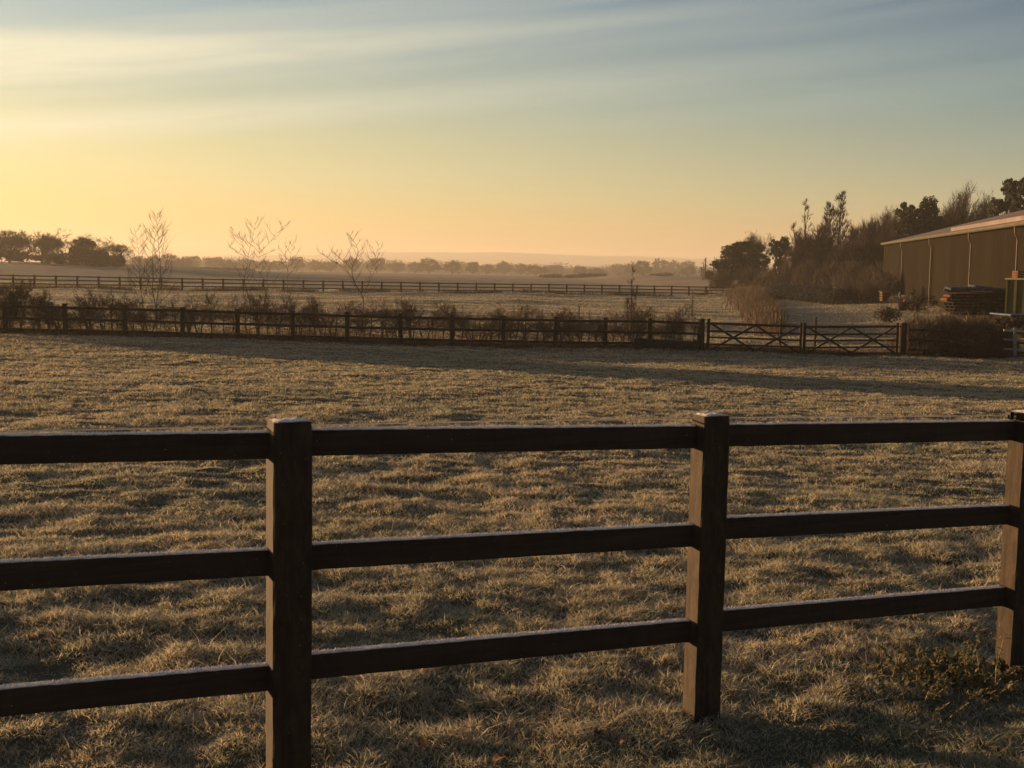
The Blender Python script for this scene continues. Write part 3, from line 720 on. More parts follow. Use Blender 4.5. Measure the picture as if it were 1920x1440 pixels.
bare_tree('fan', 52, depth=6, kids=3, sp=30, up=.06, trunk=.28, r=.018, L0=.23, spray=6, prim=10, low=.5, inn=1, sw=.003)
leaf_tree('bush', blobset(9, 12, .42, .14, .72, .27), 9, .045, 15000, 'ever', .2, limbs=False)
leaf_tree('pine', [(-.27, 0, .60, .12, .12, .07), (-.17, .08, .75, .12, .12, .08), (-.02, -.06, .93, .13, .12, .07), (.13, .05, .83, .12, .12, .08), (.27, -.02, .68, .13, .12, .07), (.1, .1, .64, .12, .12, .06), (-.08, -.1, .62, .10, .1, .06), (.0, .05, .78, .10, .1, .06), (-.2, -.05, .50, .1, .1, .05), (.22, .05, .50, .11, .1, .05), (.02, 0, .47, .1, .1, .05)], 11, .026, 22000, 'pine', .62, r=.022)
leaf_tree('ivy_tree', [(-.16, 0, .80, .13, .12, .12), (.14, .03, .86, .12, .12, .12), (.03, -.03, .70, .13, .12, .11), (-.2, 0, .62, .08, .1, .09), (.24, 0, .68, .11, .1, .10), (0, 0, .50, .12, .12, .12), (.1, 0, .36, .10, .1, .12), (-.07, 0, .34, .1, .1, .12)], 13, .028, 20000, 'ever', .55, r=.022)
for k in range(5):
    rng_ = random.Random(60 + k); bl_ = []
    for q in range(16):
        a_ = rng_.uniform(0, 6.28); e_ = rng_.uniform(.0, 1.0); rr_ = .36 * math.sqrt(1 - e_ * e_ * .92)
        bl_.append((math.cos(a_) * rr_, math.sin(a_) * rr_, .20 + .62 * e_, .15, .15, .13))
    leaf_tree('far_%s' % 'abcde'[k], bl_ + [(0, 0, .50, .36, .36, .36)] * 2, 60 + k, .034, 8000, 'farwood', .15, r=.018)
def upright(key, seed, stems, spread, mat='twigdark', n=46, bl=.20, r0=.014, sprays=9, start=.25):
    """narrow tree with steep side branches; stems = [(x offset at the foot, x offset at the tip, height)]"""
    rng = random.Random(seed); rs = np.random.RandomState(seed); t = thing(key, None, None); m = MB(); b = MB(); c = Cards()
    for (x0, x1, hgt) in stems:
        pts = [Vector((x0 + (x1 - x0) * f + rng.gauss(0, .004), rng.gauss(0, .004), hgt * f - .02 * (f == 0))) for f in (0, .2, .4, .6, .8, 1)]
        m.tube(pts, [r0, r0 * .85, r0 * .7, r0 * .5, r0 * .3, r0 * .08], 6, cap=False)
        for k in range(n):
            f = start + (1 - start) * (k + rng.random()) / n; p = Vector((x0 + (x1 - x0) * f, 0, hgt * f)); a = rng.uniform(0, 6.28)
            d = Vector((math.cos(a) * spread, math.sin(a) * spread, 1)).normalized(); L = bl * (1.15 - f) * rng.uniform(.6, 1.2); tips = []
            grow(b, p, d, L, r0 * .3 * (1.2 - f), 2, rng, 26, .15, tips, 3, 3, .12)
            for q, dd, l in tips: c.spray(q, dd, sprays, .045, .003, .35, rs, .15)
    m.build('trunk', M['bark'], t); b.build('branches', M['bark'], t); c.build('twigs', M[mat], t); PROTO[key] = (t, None)
upright('poplar', 71, [(-.02, -.085, .86), (.02, .05, 1.0)], .42, n=34)
upright('spire', 72, [(.03, .0, 1.0), (.03, -.13, .70)], .5, n=13, bl=.12, start=.45, sprays=5)
upright('slim', 73, [(0, -.01, 1.0), (.02, .04, .7), (-.03, -.05, .62)], .30, n=12, bl=.13, r0=.007, start=.15, sprays=3, mat='twig')
measure()

# ------------------------------------------------------------------ trees standing on the left
LG = 'trees at the left end of the far fields'
place('oak_a', 'oak_tree', 18, 196, 432, 96, 'forked bare oak cut by the left edge of the picture', rz=1.0)
place('oak_b', 'oak_tree', 78, 200, 436, 74, 'bare oak with a dense crown, second from the left edge', rz=2.2)
place('round_a', 'bare_tree', 112, 206, 431, 78, 'tall open-crowned bare tree just left of the dark evergreens', rz=.4)
place('round_b', 'bare_tree', 166, 214, 441, 76, 'bare tree rising behind the pointed evergreen', rz=4)
place('round_a', 'bare_tree', 212, 212, 447, 66, 'round bare tree behind the right-hand end of the dark evergreens', rz=3)
place('bush', 'evergreen_bush', 110, 196, 471, 34, 'small dark evergreen bush under the open-crowned bare tree', 'bush')
place('holly', 'evergreen_tree', 160, 198, 447, 46, 'dark pointed evergreen tree highest of the left-hand clump', rz=1)
place('bush', 'evergreen_bush', 141, 196, 466, 40, 'broad dark evergreen bush left of the pointed evergreen', 'bush')
place('bush', 'evergreen_bush', 186, 195, 468, 60, 'wide dark evergreen bush right of the pointed evergreen', 'bush')
place('bush', 'evergreen_bush', 220, 197, 475, 34, 'dark evergreen bush ending the left-hand clump', 'bush')
for px, yt, w, lab in ((4, 464, 110, 'low dark thicket under the forked oak'), (50, 470, 90, 'low brushy thicket between the two oaks'), (92, 474, 80, 'low thicket at the foot of the second oak')):
    place('thicket_a', 'thicket', px, 193, yt, w, lab, 'thicket')

# ------------------------------------------------------------------ hazy tree line
def rel(px):
    ms = [10, 123, 235, 342, 446, 549, 651, 751, 848, 944, 1041, 1135, 1218]; names = ['first', 'second', 'third', 'fourth', 'fifth', 'sixth', 'seventh', 'eighth', 'ninth', 'tenth', 'eleventh', 'twelfth', 'thirteenth']
    i = min(range(len(ms)), key=lambda k: abs(ms[k] - px)); d = px - ms[i]
    side = 'straight above' if abs(d) < 14 else ('just right of' if d > 0 else 'just left of')
    return side + ' the middle fence\'s ' + names[i] + ' post'
FAR = [(262, 330, 480, 30), (290, 340, 478, 44), (318, 350, 476, 40), (345, 330, 482, 46), (362, 420, 480, 40), (402, 420, 482, 50), (428, 380, 487, 40), (462, 440, 485, 46), (492, 430, 487, 40), (522, 400, 489, 34), (556, 420, 482, 34), (592, 450, 488, 44), (620, 430, 490, 36), (660, 390, 482, 42), (706, 400, 484, 42), (742, 460, 492, 40), (778, 440, 491, 40), (804, 410, 484, 40), (848, 400, 488, 34), (886, 400, 491, 28), (912, 460, 495, 34), (946, 470, 490, 40), (976, 480, 494, 36), (1005, 440, 496, 46), (1040, 520, 497, 40), (1088, 430, 498, 30), (1118, 440, 502, 40), (1160, 520, 495, 44), (1186, 430, 492, 28), (1206, 430, 489, 34), (1236, 520, 485, 30), (1262, 540, 488, 34), (1288, 540, 489, 36), (1290, 400, 497, 30)]
rngf = random.Random(17)
for i, (px, Y, yt, w) in enumerate(FAR):
    k = 'far_%s' % 'abcde'[i % 5]; wd = 'broad' if w > 40 else ('round' if w > 34 else 'small')
    place(k, 'hazy_tree', px, Y * 1.45, yt, w, '%s hazy tree in the mist %s' % (wd, rel(px)), group='trees fading in the mist along the far field edge', rng=rngf)
# the wood behind them that reads as one band
def farwood():
    rs = np.random.RandomState(5); c = Cards()
    for k in range(800):
        px = rs.uniform(236, 1420); Y = rs.uniform(850, 1400); p = foot(px, Y); hgt = rs.uniform(3.5, 10.0) * (.7 + .6 * vnoise(np.array([px / 40.]), np.array([0.]), 3)[0])
        rx = rs.uniform(6, 15); c.leaf((p.x, p.y, p.z + hgt * .5), 230, (rx, rx * .7, hgt * .6), 1.2, rs)
    o = c.build('far_wood', M['farwood'], None); tag(o, 'continuous band of misty woodland behind the far fields', 'wood', kind='stuff')
    c = Cards()
    for k in range(300):                     # low hedge along the field edge, left part
        px = rs.uniform(232, 470); Y = 300 + rs.uniform(-3, 3) + (px - 232) * .25; p = foot(px, Y); c.leaf((p.x, p.y, p.z + .6), 30, (2.2, 1.2, .8), .6, rs)
    for k in range(260):
        px = rs.uniform(1020, 1320)
        if vnoise(np.array([px / 22.]), np.array([3.]), 3)[0] < .58: continue
        Y = 370 + rs.uniform(-3, 3); p = foot(px, Y); c.leaf((p.x, p.y, p.z + .5), 26, (2.2, 1.2, .7 * (.4 + vnoise(np.array([px / 12.]), np.array([0.]), 3)[0])), .6, rs)
    o = c.build('far_hedge', M['farwood'], None); tag(o, 'low hedges along the edges of the distant fields', 'hedge', kind='stuff')
farwood()

# ------------------------------------------------------------------ hills
def hills():
    xs = np.linspace(-1900, 2700, 200); V = []; prof = [(0, 0), (90, .45), (200, .85), (300, 1.0), (420, .9), (600, .5)]
    for (dy, f) in prof:
        for x in xs:
            px = 960 + x / 2950 * F; top = np.interp(px, [-400, 200, 560, 640, 780, 980, 1080, 1250, 1400, 1700, 3000], [4, 9, 18, 27, 28, 30, 29, 25, 21, 17, 8])
            top = top + 5.0 * (fbm(np.array([x / 160.]), np.array([dy / 300.]), 6, 4)[0] - .5) + 1.2 * (vnoise(np.array([x / 22.]), np.array([0.]), 6)[0])
            V.append((x, 2700 + dy, -9 + (top * 1.27 + 9.5) * f))
    n = len(xs); Fs = []
    for a in range(len(prof) - 1):
        for b in range(n - 1): Fs += [a * n + b, a * n + b + 1, (a + 1) * n + b + 1, (a + 1) * n + b]
    o = mesh_np('hills', V, Fs, np.full(len(Fs) // 4, 4), M['hill'], smooth=True); tag(o, 'faint distant ridge beyond the mist', kind='structure')
M['hill'] = two_tone('haze_paled_hillside', (.55, .46, .34), (.68, .58, .44), .006)  # ridge albedo lifted towards the mist's brightness, standing in for thicker haze
hills()

# ------------------------------------------------------------------ right-hand trees
place('holly', 'evergreen_tree', 1391, 150, 454, 92, 'broad dark evergreen tree at the left end of the right-hand wood', rz=3.2)
place('fan', 'bare_tree', 1414, 160, 438, 74, 'bare tree spreading from behind the broad dark evergreen', rz=1.4)
place('round_b', 'bare_tree', 1362, 158, 472, 44, 'low pale bare tree at the outer edge of the broad dark evergreen', rz=.2)
place('slim', 'small_dark_tree', 1319, 190, 486, 18, 'narrow dark little tree next to a small round bush, standing alone at the field edge', rz=.2)
place('bush', 'round_bush', 1331, 188, 506, 20, 'small round dark bush standing alone at the field edge', 'bush')
place('ivy_tree', 'ivy_clad_tree', 1461, 140, 445, 44, 'small ivy-clad tree in the gap between the evergreen and the spire', rz=.5)
place('spire', 'dead_tree', 1504, 132, 372, 40, 'thin bare spire with a side arm above the wood', rz=0)
place('poplar', 'poplar_tree', 1563, 130, 358, 52, 'twin-topped bare poplar, tallest of the middle of the wood', rz=0)
RT = [('round_a', 1497, 136, 450, 40), ('oak_a', 1528, 128, 421, 66), ('thicket_b', 1545, 126, 452, 80), ('fan', 1597, 130, 424, 60), ('thicket_a', 1630, 124, 412, 90), ('fan', 1655, 126, 394, 80), ('thicket_b', 1690, 122, 398, 90), ('fan', 1728, 128, 392, 90), ('thicket_a', 1600, 120, 444, 90), ('thicket_b', 1655, 119, 436, 80), ('thicket_a', 1770, 128, 396, 90), ('thicket_b', 1502, 124, 470, 60), ('thicket_a', 1570, 121, 476, 80)]
RL = ['slender bare tree just left of the spire foot', 'knotty bare tree with a domed top between spire and poplar', 'dark thicket filling in below the poplar', 'bare tree leaning out to the right of the poplar', 'dark brown thicket between poplar and barn', 'twiggy bare tree rising above the barn corner', 'dense thicket behind the barn corner', 'bare tree behind the ivy-topped tree over the barn roof', 'lower thicket in front of the wood right of the poplar', 'shaggy thicket touching the barn corner', 'dense thicket behind the low end of the barn roof', 'low thicket at the foot of the spire', 'low thicket at the foot of the poplar']
for (k, px, Y, yt, w), lab in zip(RT, RL): place(k, 'thicket' if 'thicket' in k else 'bare_tree', px, Y, yt, w, lab, 'thicket' if 'thicket' in k else 'tree', rng=rngf)
place('ivy_tree', 'ivy_clad_tree', 1716, 118, 372, 78, 'ivy-clad tree with two dark heads above the low end of the barn roof', rz=.1)
place('fan', 'bare_tree', 1795, 122, 352, 92, 'pale finely branched bare tree above the barn roof', rz=2.6)
place('fan', 'bare_tree', 1846, 126, 368, 62, 'faint bare tree between the pale tree and the pine', rz=1.6)
place('pine', 'pine_tree', 1880, 112, 338, 66, 'dark pine standing over the barn roof, left of another cut by the edge', rz=0)
place('pine', 'pine_tree', 1938, 108, 314, 86, 'tallest dark pine, cut by the right edge of the picture', rz=2.4)

# bramble and scrub along the foot of the wood
def scrub(key, seed, mat, n=900, w=.012, hgt=1.0):
    rs = np.random.RandomState(seed); rng = random.Random(seed); t = thing(key, None, None); m = MB(); c = Cards()
    for k in range(46):                                 # arching canes
        a = rng.uniform(0, 6.28); q = rng.uniform(.0, .5); x, y = math.cos(a) * q, math.sin(a) * q; b = rng.uniform(0, 6.28); L = rng.uniform(.15, .55); hh_ = rng.uniform(.5, 1.0) * (1.05 - q)
        pts = [(x + math.cos(b) * L * f, y + math.sin(b) * L * f, hh_ * (math.sin(math.pi * .62 * f) / math.sin(math.pi * .5) if f > 0 else -.05)) for f in (0, .3, .6, .85, 1)]
        m.tube(pts, [.006, .005, .004, .003, .002], 3, cap=False)
    for k in range(n // 12):
        u = rs.normal(0, 1, 3); u /= np.linalg.norm(u); u[2] = abs(u[2]); u *= rs.uniform(.2, 1) ** .5
        p = np.array([u[0] * .55, u[1] * .55, u[2] * .82]); c.spray(p, np.array([u[0] * .3, u[1] * .3, .8]), 12, .24, w, .42, rs, .1)
    m.build('canes', M[mat], t); c.build('twigs', M[mat], t); PROTO[key] = (t, None)
M['bramdark'] = leaf_mat('dark_bramble_stems', (.042, .027, .020), (.095, .060, .042), .9, .1)
scrub('scrub_a', 81, 'bramble', 3600, .009); scrub('scrub_b', 82, 'bramble', 3600, .009); scrub('scrub_d', 83, 'bramdark', 7000, .008); scrub('scrub_e', 84, 'bramdark', 7000, .008); measure()
SCR = [(1352, 138, 503, 50), (1404, 132, 500, 54), (1440, 128, 498, 60), (1478, 124, 492, 64), (1516, 120, 486, 66), (1556, 118, 488, 70), (1596, 114, 486, 74), (1640, 110, 490, 70), (1660, 96, 506, 60), (1628, 88, 522, 60), (1590, 92, 524, 46)]
SL = ['under the left edge of the broad evergreen', 'under the right edge of the broad evergreen', 'below the small ivy-clad tree', 'left of the spire foot', 'right of the spire foot', 'below the poplar', 'behind the dark hedge heap', 'at the wood edge near the barn', 'against the barn corner', 'right of the dark hedge heap', 'at the right end of the dark hedge heap']
for i, ((px, Y, yt, w), s) in enumerate(zip(SCR, SL)): place('scrub_a' if i % 2 else 'scrub_b', 'bramble_bush', px, Y, yt, w, 'brown bramble scrub ' + s, 'bramble', rng=rngf)
BR = [(1722, 46.0, 588, 96), (1772, 46.4, 584, 110), (1826, 46.6, 590, 110), (1868, 46.2, 604, 80), (1796, 45.6, 612, 120), (1734, 45.6, 618, 90), (1850, 45.4, 622, 70)]
BL = ['behind the right gate post', 'second from the gate in the back row', 'in front of the timber stack', 'at the outer end of the back row near the pale rails', 'lowest and widest, in the middle of the front row', 'in the front row next to the gate post', 'in the front row at the outer end']
for i, ((px, Y, yt, w), s) in enumerate(zip(BR, BL)): place('scrub_d' if i % 2 else 'scrub_e', 'bramble_bush', px, Y, yt, w, 'dark tangled bramble bush ' + s, 'bramble', rng=rngf)

# dark clipped heap, long and low
def dark_heap():
    rs = np.random.RandomState(31); c = Cards(); a = foot(1448, 104); b = foot(1572, 88)
    for k in range(260):
        f = rs.uniform(0, 1); p = a.lerp(b, f); zt = P(1448 + 124 * f, np.interp(f, [0, .2, .5, 1], [538, 531, 534, 536]), p.y).z - p.z
        c.leaf((p.x + rs.uniform(-.5, .5), p.y + rs.uniform(-.9, .9), p.z + zt * .42), 300, (.8, .7, zt * .55), .08, rs)
    o = c.build('low_hedge', M['hedgedark'], None); tag(o, 'long low blue-black hedge at the back of the rough paddock', 'hedge')
M['hedgedark'] = leaf_mat('blue_black_hedge', (.012, .013, .015), (.024, .026, .028), 1.2, .0)
dark_heap()

# reeds and stakes running away behind the gate
def reeds():
    rs = np.random.RandomState(41); n = 9000; f = rs.uniform(0, 1, n) ** .8
    px0 = np.interp(f, [0, .5, 1], [1452, 1418, 1394]); Y = 56 + f * 62; off = rs.normal(0, 1, n) * np.interp(f, [0, 1], [.35, .9])
    X = (px0 - 960) / F * Y + off - .2; hgt = rs.uniform(.5, 1.15, n) * np.interp(f, [0, .2, 1], [.55, 1.0, 1.15]) * (.6 + .6 * vnoise(Y / 2.5, X / 1.5, 2))
    o = blades('dry_reeds', X, Y, hgt, rs.uniform(.02, .05, n), .35, 42, M['reed']); tag(o, 'strip of tall russet dead reeds running away beyond the gate', 'reeds', kind='stuff')
reeds()
def stake_fence():
    sp = [(1423, 84, 568), (1430, 78, 572), (1434.5, 74, 575), (1448, 65, 584), (1455, 61, 586), (1463, 57.5, 591)]
    f0 = foot(1448, 65); t = thing('wire_fence', 'row of pale-topped wooden stakes beside the russet reeds', 'fence', f0); tops = []
    for px, Y, yt in sp:
        p = foot(px, Y); z = P(px, yt, Y).z; m = MB(); m.tube([Vector((p.x, p.y, p.z - .2)) - f0, Vector((p.x, p.y, z)) - f0], [.06, .055], 7); m.build('stake', M['stake'], t); tops.append(Vector((p.x - .05, p.y, z - .12)) - f0)
    for dz in (0, .35, .7):
        m = MB(); m.tube([q - Vector((0, 0, dz)) for q in tops], .004, 3); m.build('wire', M['farfence'], t)
    for px, Y, yt, lab in ((1527, 47.5, 594, 'short dark stake showing above the middle of the double gate'), (1462, 49, 597, 'thin dark stake behind the left gate leaf'), (98, 43.4, 566, 'pale squared stake in the hedge between the first and second fence posts'), (1084.5, 46, 574, 'thin stake with a knobbed top standing in the hedge'), (716, 44.6, 601, 'short stake at the foot of the hedge left of the eighth fence post')):
        p = foot(px, Y); z = P(px, yt, Y).z - p.z; m = MB(); m.tube([(0, 0, -.2), (.01, 0, z * .5), (0, 0, z - .05), (0, 0, z)], [.055, .05, .05, .035] if px != 1084.5 else [.02, .02, .02, .045], 7)
        o = m.build('stake', M['fence'] if px != 98 else M['stake']); o.location = p; tag(o, lab, 'stake')
stake_fence()

# ------------------------------------------------------------------ young hedge behind the middle fence
def sapling_proto(key, seed, stems, leafy=0, twiggy=1.0, hgt=1.0):
    rng = random.Random(seed); rs = np.random.RandomState(seed); t = thing(key, None, None); m = MB(); b = MB(); c = Cards()
    for s in range(stems):
        a = rng.uniform(0, 6.28); d = Vector((math.cos(a) * .22, math.sin(a) * .22, 1)).normalized(); x0 = Vector((rng.uniform(-.04, .04), rng.uniform(-.04, .04), -.05)); pts = [x0]; p = x0
        H_ = rng.uniform(.7, 1.0) * hgt
        for i in range(5): d = (d + Vector((rng.gauss(0, .16), rng.gauss(0, .16), .12))).normalized(); p = p + d * H_ / 5; pts.append(p)
        m.tube(pts, [.019, .016, .013, .010, .007, .003], 5, cap=False)
        for k in range(int(15 * twiggy)):
            f = rng.uniform(.18, 1.0) * 5; i = min(4, int(f)); q = pts[i].lerp(pts[i + 1], f - i); tips = []
            e = rotd(Vector((0, 0, 1)), R(rng.uniform(25, 80)), rng); grow(b, q, e, rng.uniform(.10, .24) * (1.15 - f / 8), .0065, 2, rng, 38, .12, tips, 3, 3, .2)
            for (w, dd, L) in tips:
                c.spray(w, dd, 4, .08, .0045, .5, rs, .1)
                if leafy and rng.random() < leafy: lf.leaf(w, 2, (.03,) * 3, .035, rs) if False else LFS.append(w)
    m.build('stem', M['hedgebark'], t); b.build('branches', M['hedgebark'], t); c.build('twigs', M['hedgebark'], t)
    if leafy and LFS:
        l = Cards()
        for w in LFS: l.leaf(w, 2, (.035,) * 3, .022, rs)
        l.build('leaves', M['brownleaf'], t); LFS.clear()
    PROTO[key] = (t, None)
LFS = []
for i, (st, lf_, tw) in enumerate([(2, 0, 1.0), (3, .25, .8), (1, 0, 1.2), (3, .6, .8), (2, .1, .7), (4, .2, .7)]): sapling_proto('hedge_%s' % 'abcdef'[i], 100 + i, st, lf_, tw * 1.5)
measure()
rngh = random.Random(55)
def tall_bushes():
    for i, (px, Y, h_, w, lab) in enumerate(((-66, 39.5, 3.2, 80, 'medium dense thicket hard by the left edge, lowest of the group'), (-130, 39.3, 3.5, 150, 'tall dense thicket just outside the left edge, next to the lowest one'), (-250, 39.2, 3.9, 170, 'tallest dense thicket outside the left edge, highest of the group'), (-370, 39.0, 3.6, 170, 'tall dense thicket outside the left edge, farthest out of the group'))):
        p = foot(px, Y); yt = 500
        for _ in range(40):
            if P(px, yt, Y).z - p.z < h_: yt -= 8
        place('thicket_a' if i % 2 else 'thicket_b', 'thicket', px, Y, yt, w, lab, 'thicket', rz=i * 1.3)
tall_bushes()
def hedge():
    seen = {}
    adj = {'a': 'two-stemmed leafless', 'b': 'bushy three-stemmed', 'c': 'single-stemmed thin', 'd': 'brown-leaved', 'e': 'sparse open', 'f': 'many-stemmed twiggy'}
    ords = ['before the first', 'first', 'second', 'third', 'fourth', 'fifth', 'sixth', 'seventh', 'eighth', 'ninth', 'tenth', 'eleventh', 'twelfth', 'thirteenth']
    posts = [10, 123, 235, 342, 446, 549, 651, 751, 848, 944, 1041, 1135, 1218, 1313]
    px = -150.0
    while px < 1300:
        tall = np.interp(px, [-150, 0, 70, 90, 130, 200, 250, 330, 420, 520, 560, 620, 720, 820, 880, 960, 1050, 1180, 1300], [535, 525, 530, 560, 565, 548, 545, 556, 548, 542, 556, 566, 560, 552, 574, 566, 582, 572, 574])
        Y = midY(px) + 1.3 + rngh.uniform(-.35, .5); k = rngh.choice('abcdef') if px > 90 else rngh.choice('bdd'); yt = tall + rngh.uniform(-8, 20); w = rngh.uniform(44, 84)
        i = sum(1 for q in posts if q < px); nth = ords[i] if i < 14 else 'last'; n = seen.get((nth, k), 0); seen[(nth, k)] = n + 1
        if i == 0: lab = '%s hedge sapling behind the rails left of the middle fence\'s first post' % adj[k]
        else: lab = '%s hedge sapling just past the middle fence\'s %s post%s' % (adj[k], nth, ('', ', nearer the next one', ', halfway to the next one', ', tight behind its twin')[min(n, 3)])
        place('hedge_' + k, 'hedge_sapling', px, Y, yt, w, lab, 'sapling', group='young saplings of the hedge behind the middle fence', rng=rngh)
        px += rngh.uniform(12, 23)
hedge()

# taller young trees in the hedge: stems follow the photograph, at their own depth
def young_tree(name, label, Y0, stems, seed, r=.028, tw=1.0, ext=1.0):
    rng = random.Random(seed); rs = np.random.RandomState(seed); base = foot(stems[0][0][0], Y0); t = thing(name, label, 'tree', base)
    c = Cards(); br = MB()
    for st in stems:
        main = len(st) > 5; pts = []
        y0 = rng.uniform(-.15, .15)
        dr = rng.uniform(-.10, .10)
        for i, (x, y) in enumerate(st): pts.append(P(x, y, Y0 + y0 + dr * i) - base)
        if main and st is stems[0]: pts[0].z = min(pts[0].z, -.1)
        n = len(pts); rr = [max(.005, r * (1 - .86 * i / (n - 1))) * (1 if main else .42) for i in range(n)]
        sp_ = []; sr = []
        for i in range(n - 1):                         # smooth curve through the points
            p0, p1, p2, p3 = pts[max(i - 1, 0)], pts[i], pts[i + 1], pts[min(i + 2, n - 1)]
            for k in range(4):
                f = k / 4; sp_.append(.5 * (2 * p1 + (p2 - p0) * f + (2 * p0 - 5 * p1 + 4 * p2 - p3) * f * f + (3 * p1 - p0 - 3 * p2 + p3) * f ** 3) + Vector((rng.gauss(0, .006), rng.gauss(0, .006), 0)) * (k > 0)); sr.append(rr[i] + (rr[i + 1] - rr[i]) * f)
        sp_.append(pts[-1]); sr.append(.003)
        m = MB(); m.tube(sp_, sr, 6, cap=False); m.build('stem', M['sapbark'], t)
        L = sum((b - a).length for a, b in zip(pts[:-1], pts[1:])); k = int(L * 6.5 * tw); side = 1
        for j in range(k):
            f = .22 + .76 * (j + rng.random()) / k; q = f * (n - 1); i = min(n - 2, int(q)); p = pts[i].lerp(pts[i + 1], q - i); d0 = (pts[i + 1] - pts[i]).normalized(); side = -side
            a = rng.uniform(-.9, .9) + (0 if side > 0 else math.pi); out = Vector((math.cos(a), math.sin(a) * .8, 0)); bl = rng.uniform(.5, 1.35) * ext * (1.15 - .7 * f)
            pt = [p]; dd = (d0 * .45 + out * .78).normalized(); e = 6
            for s in range(e): dd = (dd + Vector((0, 0, .17)) + Vector((rng.gauss(0, .06), rng.gauss(0, .06), 0))).normalized(); pt.append(pt[-1] + dd * bl / e)
            br.tube(pt, [0.0062, .006, .0056, .005, .0045, .004, .0025], 3, cap=False)
            for s in range(int(7 * tw)):
                q2 = rng.uniform(1, e - .2); i2 = int(q2); pp = pt[i2].lerp(pt[i2 + 1], q2 - i2); d2 = rotd((pt[i2 + 1] - pt[i2]).normalized(), R(rng.uniform(22, 50)), rng); d2 = (d2 + Vector((0, 0, .25))).normalized()
                br.tube([pp, pp + d2 * bl * .2, pp + (d2 + Vector((0, 0, .15))) * bl * rng.uniform(.3, .5)], [.0036, .003, .0016], 3, cap=False)
    br.build('branches', M['sapbark'], t)
    return t
young_tree('young_tree', 'tallest young leafless tree in the hedge, two close upright stems on one foot', 43.0, [[(294, 622), (294, 590), (294, 565), (299, 530), (301, 500), (297, 455), (294, 420), (296, 397)], [(294, 590), (290, 565), (286, 542), (287, 515), (286, 480), (289, 452), (296, 428)]], 201, .019, 1.0)
young_tree('young_tree', 'slim leafless tree close left of the tallest two-stemmed one', 43.4, [[(271, 618), (269, 580), (266, 555), (262, 530), (261, 505), (259, 467), (252, 428)]], 202, .016, 1.0)
young_tree('young_tree', 'young leafless tree with fan of thin branches, between fifth and sixth fence posts', 43.2, [[(468, 620), (469, 572), (460, 535), (459, 517), (465, 492), (465, 477)], [(465, 477), (452, 455), (436, 428)], [(465, 480), (474, 445), (480, 414)], [(465, 488), (444, 470), (425, 462)]], 203, .016, .8, .62)
young_tree('young_tree', 'young leafless tree with a long branch reaching up right, by the fifth fence post', 43.6, [[(487, 622), (486, 590), (487, 555), (486, 505), (486, 474)], [(486, 474), (505, 455), (520, 437), (540, 418)], [(486, 474), (472, 459), (455, 450), (440, 440)], [(486, 482), (505, 473), (524, 467)], [(486, 476), (485, 446)]], 204, .016, .7, .6)
young_tree('young_tree', 'thin whip of a young tree right of the sixth fence post', 43.6, [[(501, 620), (503, 560), (501, 520), (500, 490)], [(533, 620), (538, 560), (540, 505), (545, 480), (551, 452)], [(540, 510), (533, 475)]], 205, .018, .6, .7)
young_tree('young_tree', 'forked young tree with wide bent arms near the seventh fence post', 43.4, [[(680, 626), (680, 600), (681, 560), (665, 530), (660, 502), (669, 482), (671, 467), (661, 449), (652, 436)], [(681, 560), (690, 535), (697, 503), (704, 480), (711, 456)], [(664, 530), (648, 505), (620, 486), (602, 475)], [(660, 504), (640, 486), (621, 468)], [(704, 482), (698, 461)], [(672, 545), (684, 548), (700, 540)]], 206, .019, .7, .65)
place('slim', 'columnar_sapling', 1183, 45.0, 500, 36, 'narrow brushy sapling standing above the hedge near the twelfth fence post', rz=.5)
place('slim', 'columnar_sapling', 1300 - 3, 66.0, 545, 16, 'thin upright sapling left of the gate post', rz=1.5)

# ------------------------------------------------------------------ barn
def corr_mat():
    m, nt, p = new_mat('olive_sheet_metal'); n = add_noise(nt, .5, 5, mapping=(1, 1, .25)); n2 = add_noise(nt, 6, 4)
    c = rampn(nt, n, [(.3, (.0115, .0085, .005)), (.7, (.0185, .014, .0085))]); c = mixc(nt, rampn(nt, n2, [(.5, (0,) * 3), (.8, (.25,) * 3)]), c, (.014, .012, .008))
    nt.links.new(c, p.inputs['Base Color']); p.inputs['Roughness'].default_value = .95; p.inputs['Specular IOR Level'].default_value = .04; return m
M['wall'] = corr_mat()
M['roof'] = two_tone('frosted_roof_sheet', (.12, .092, .080), (.19, .150, .132), .35, mapping=(1, 1, 1), rough=.7)
M['pipe'] = two_tone('pale_gutter_metal', (.07, .058, .038), (.11, .092, .06), 3, rough=.5)
M['edge'] = two_tone('dark_sheet_edge', (.05, .04, .03), (.09, .07, .05), 3)
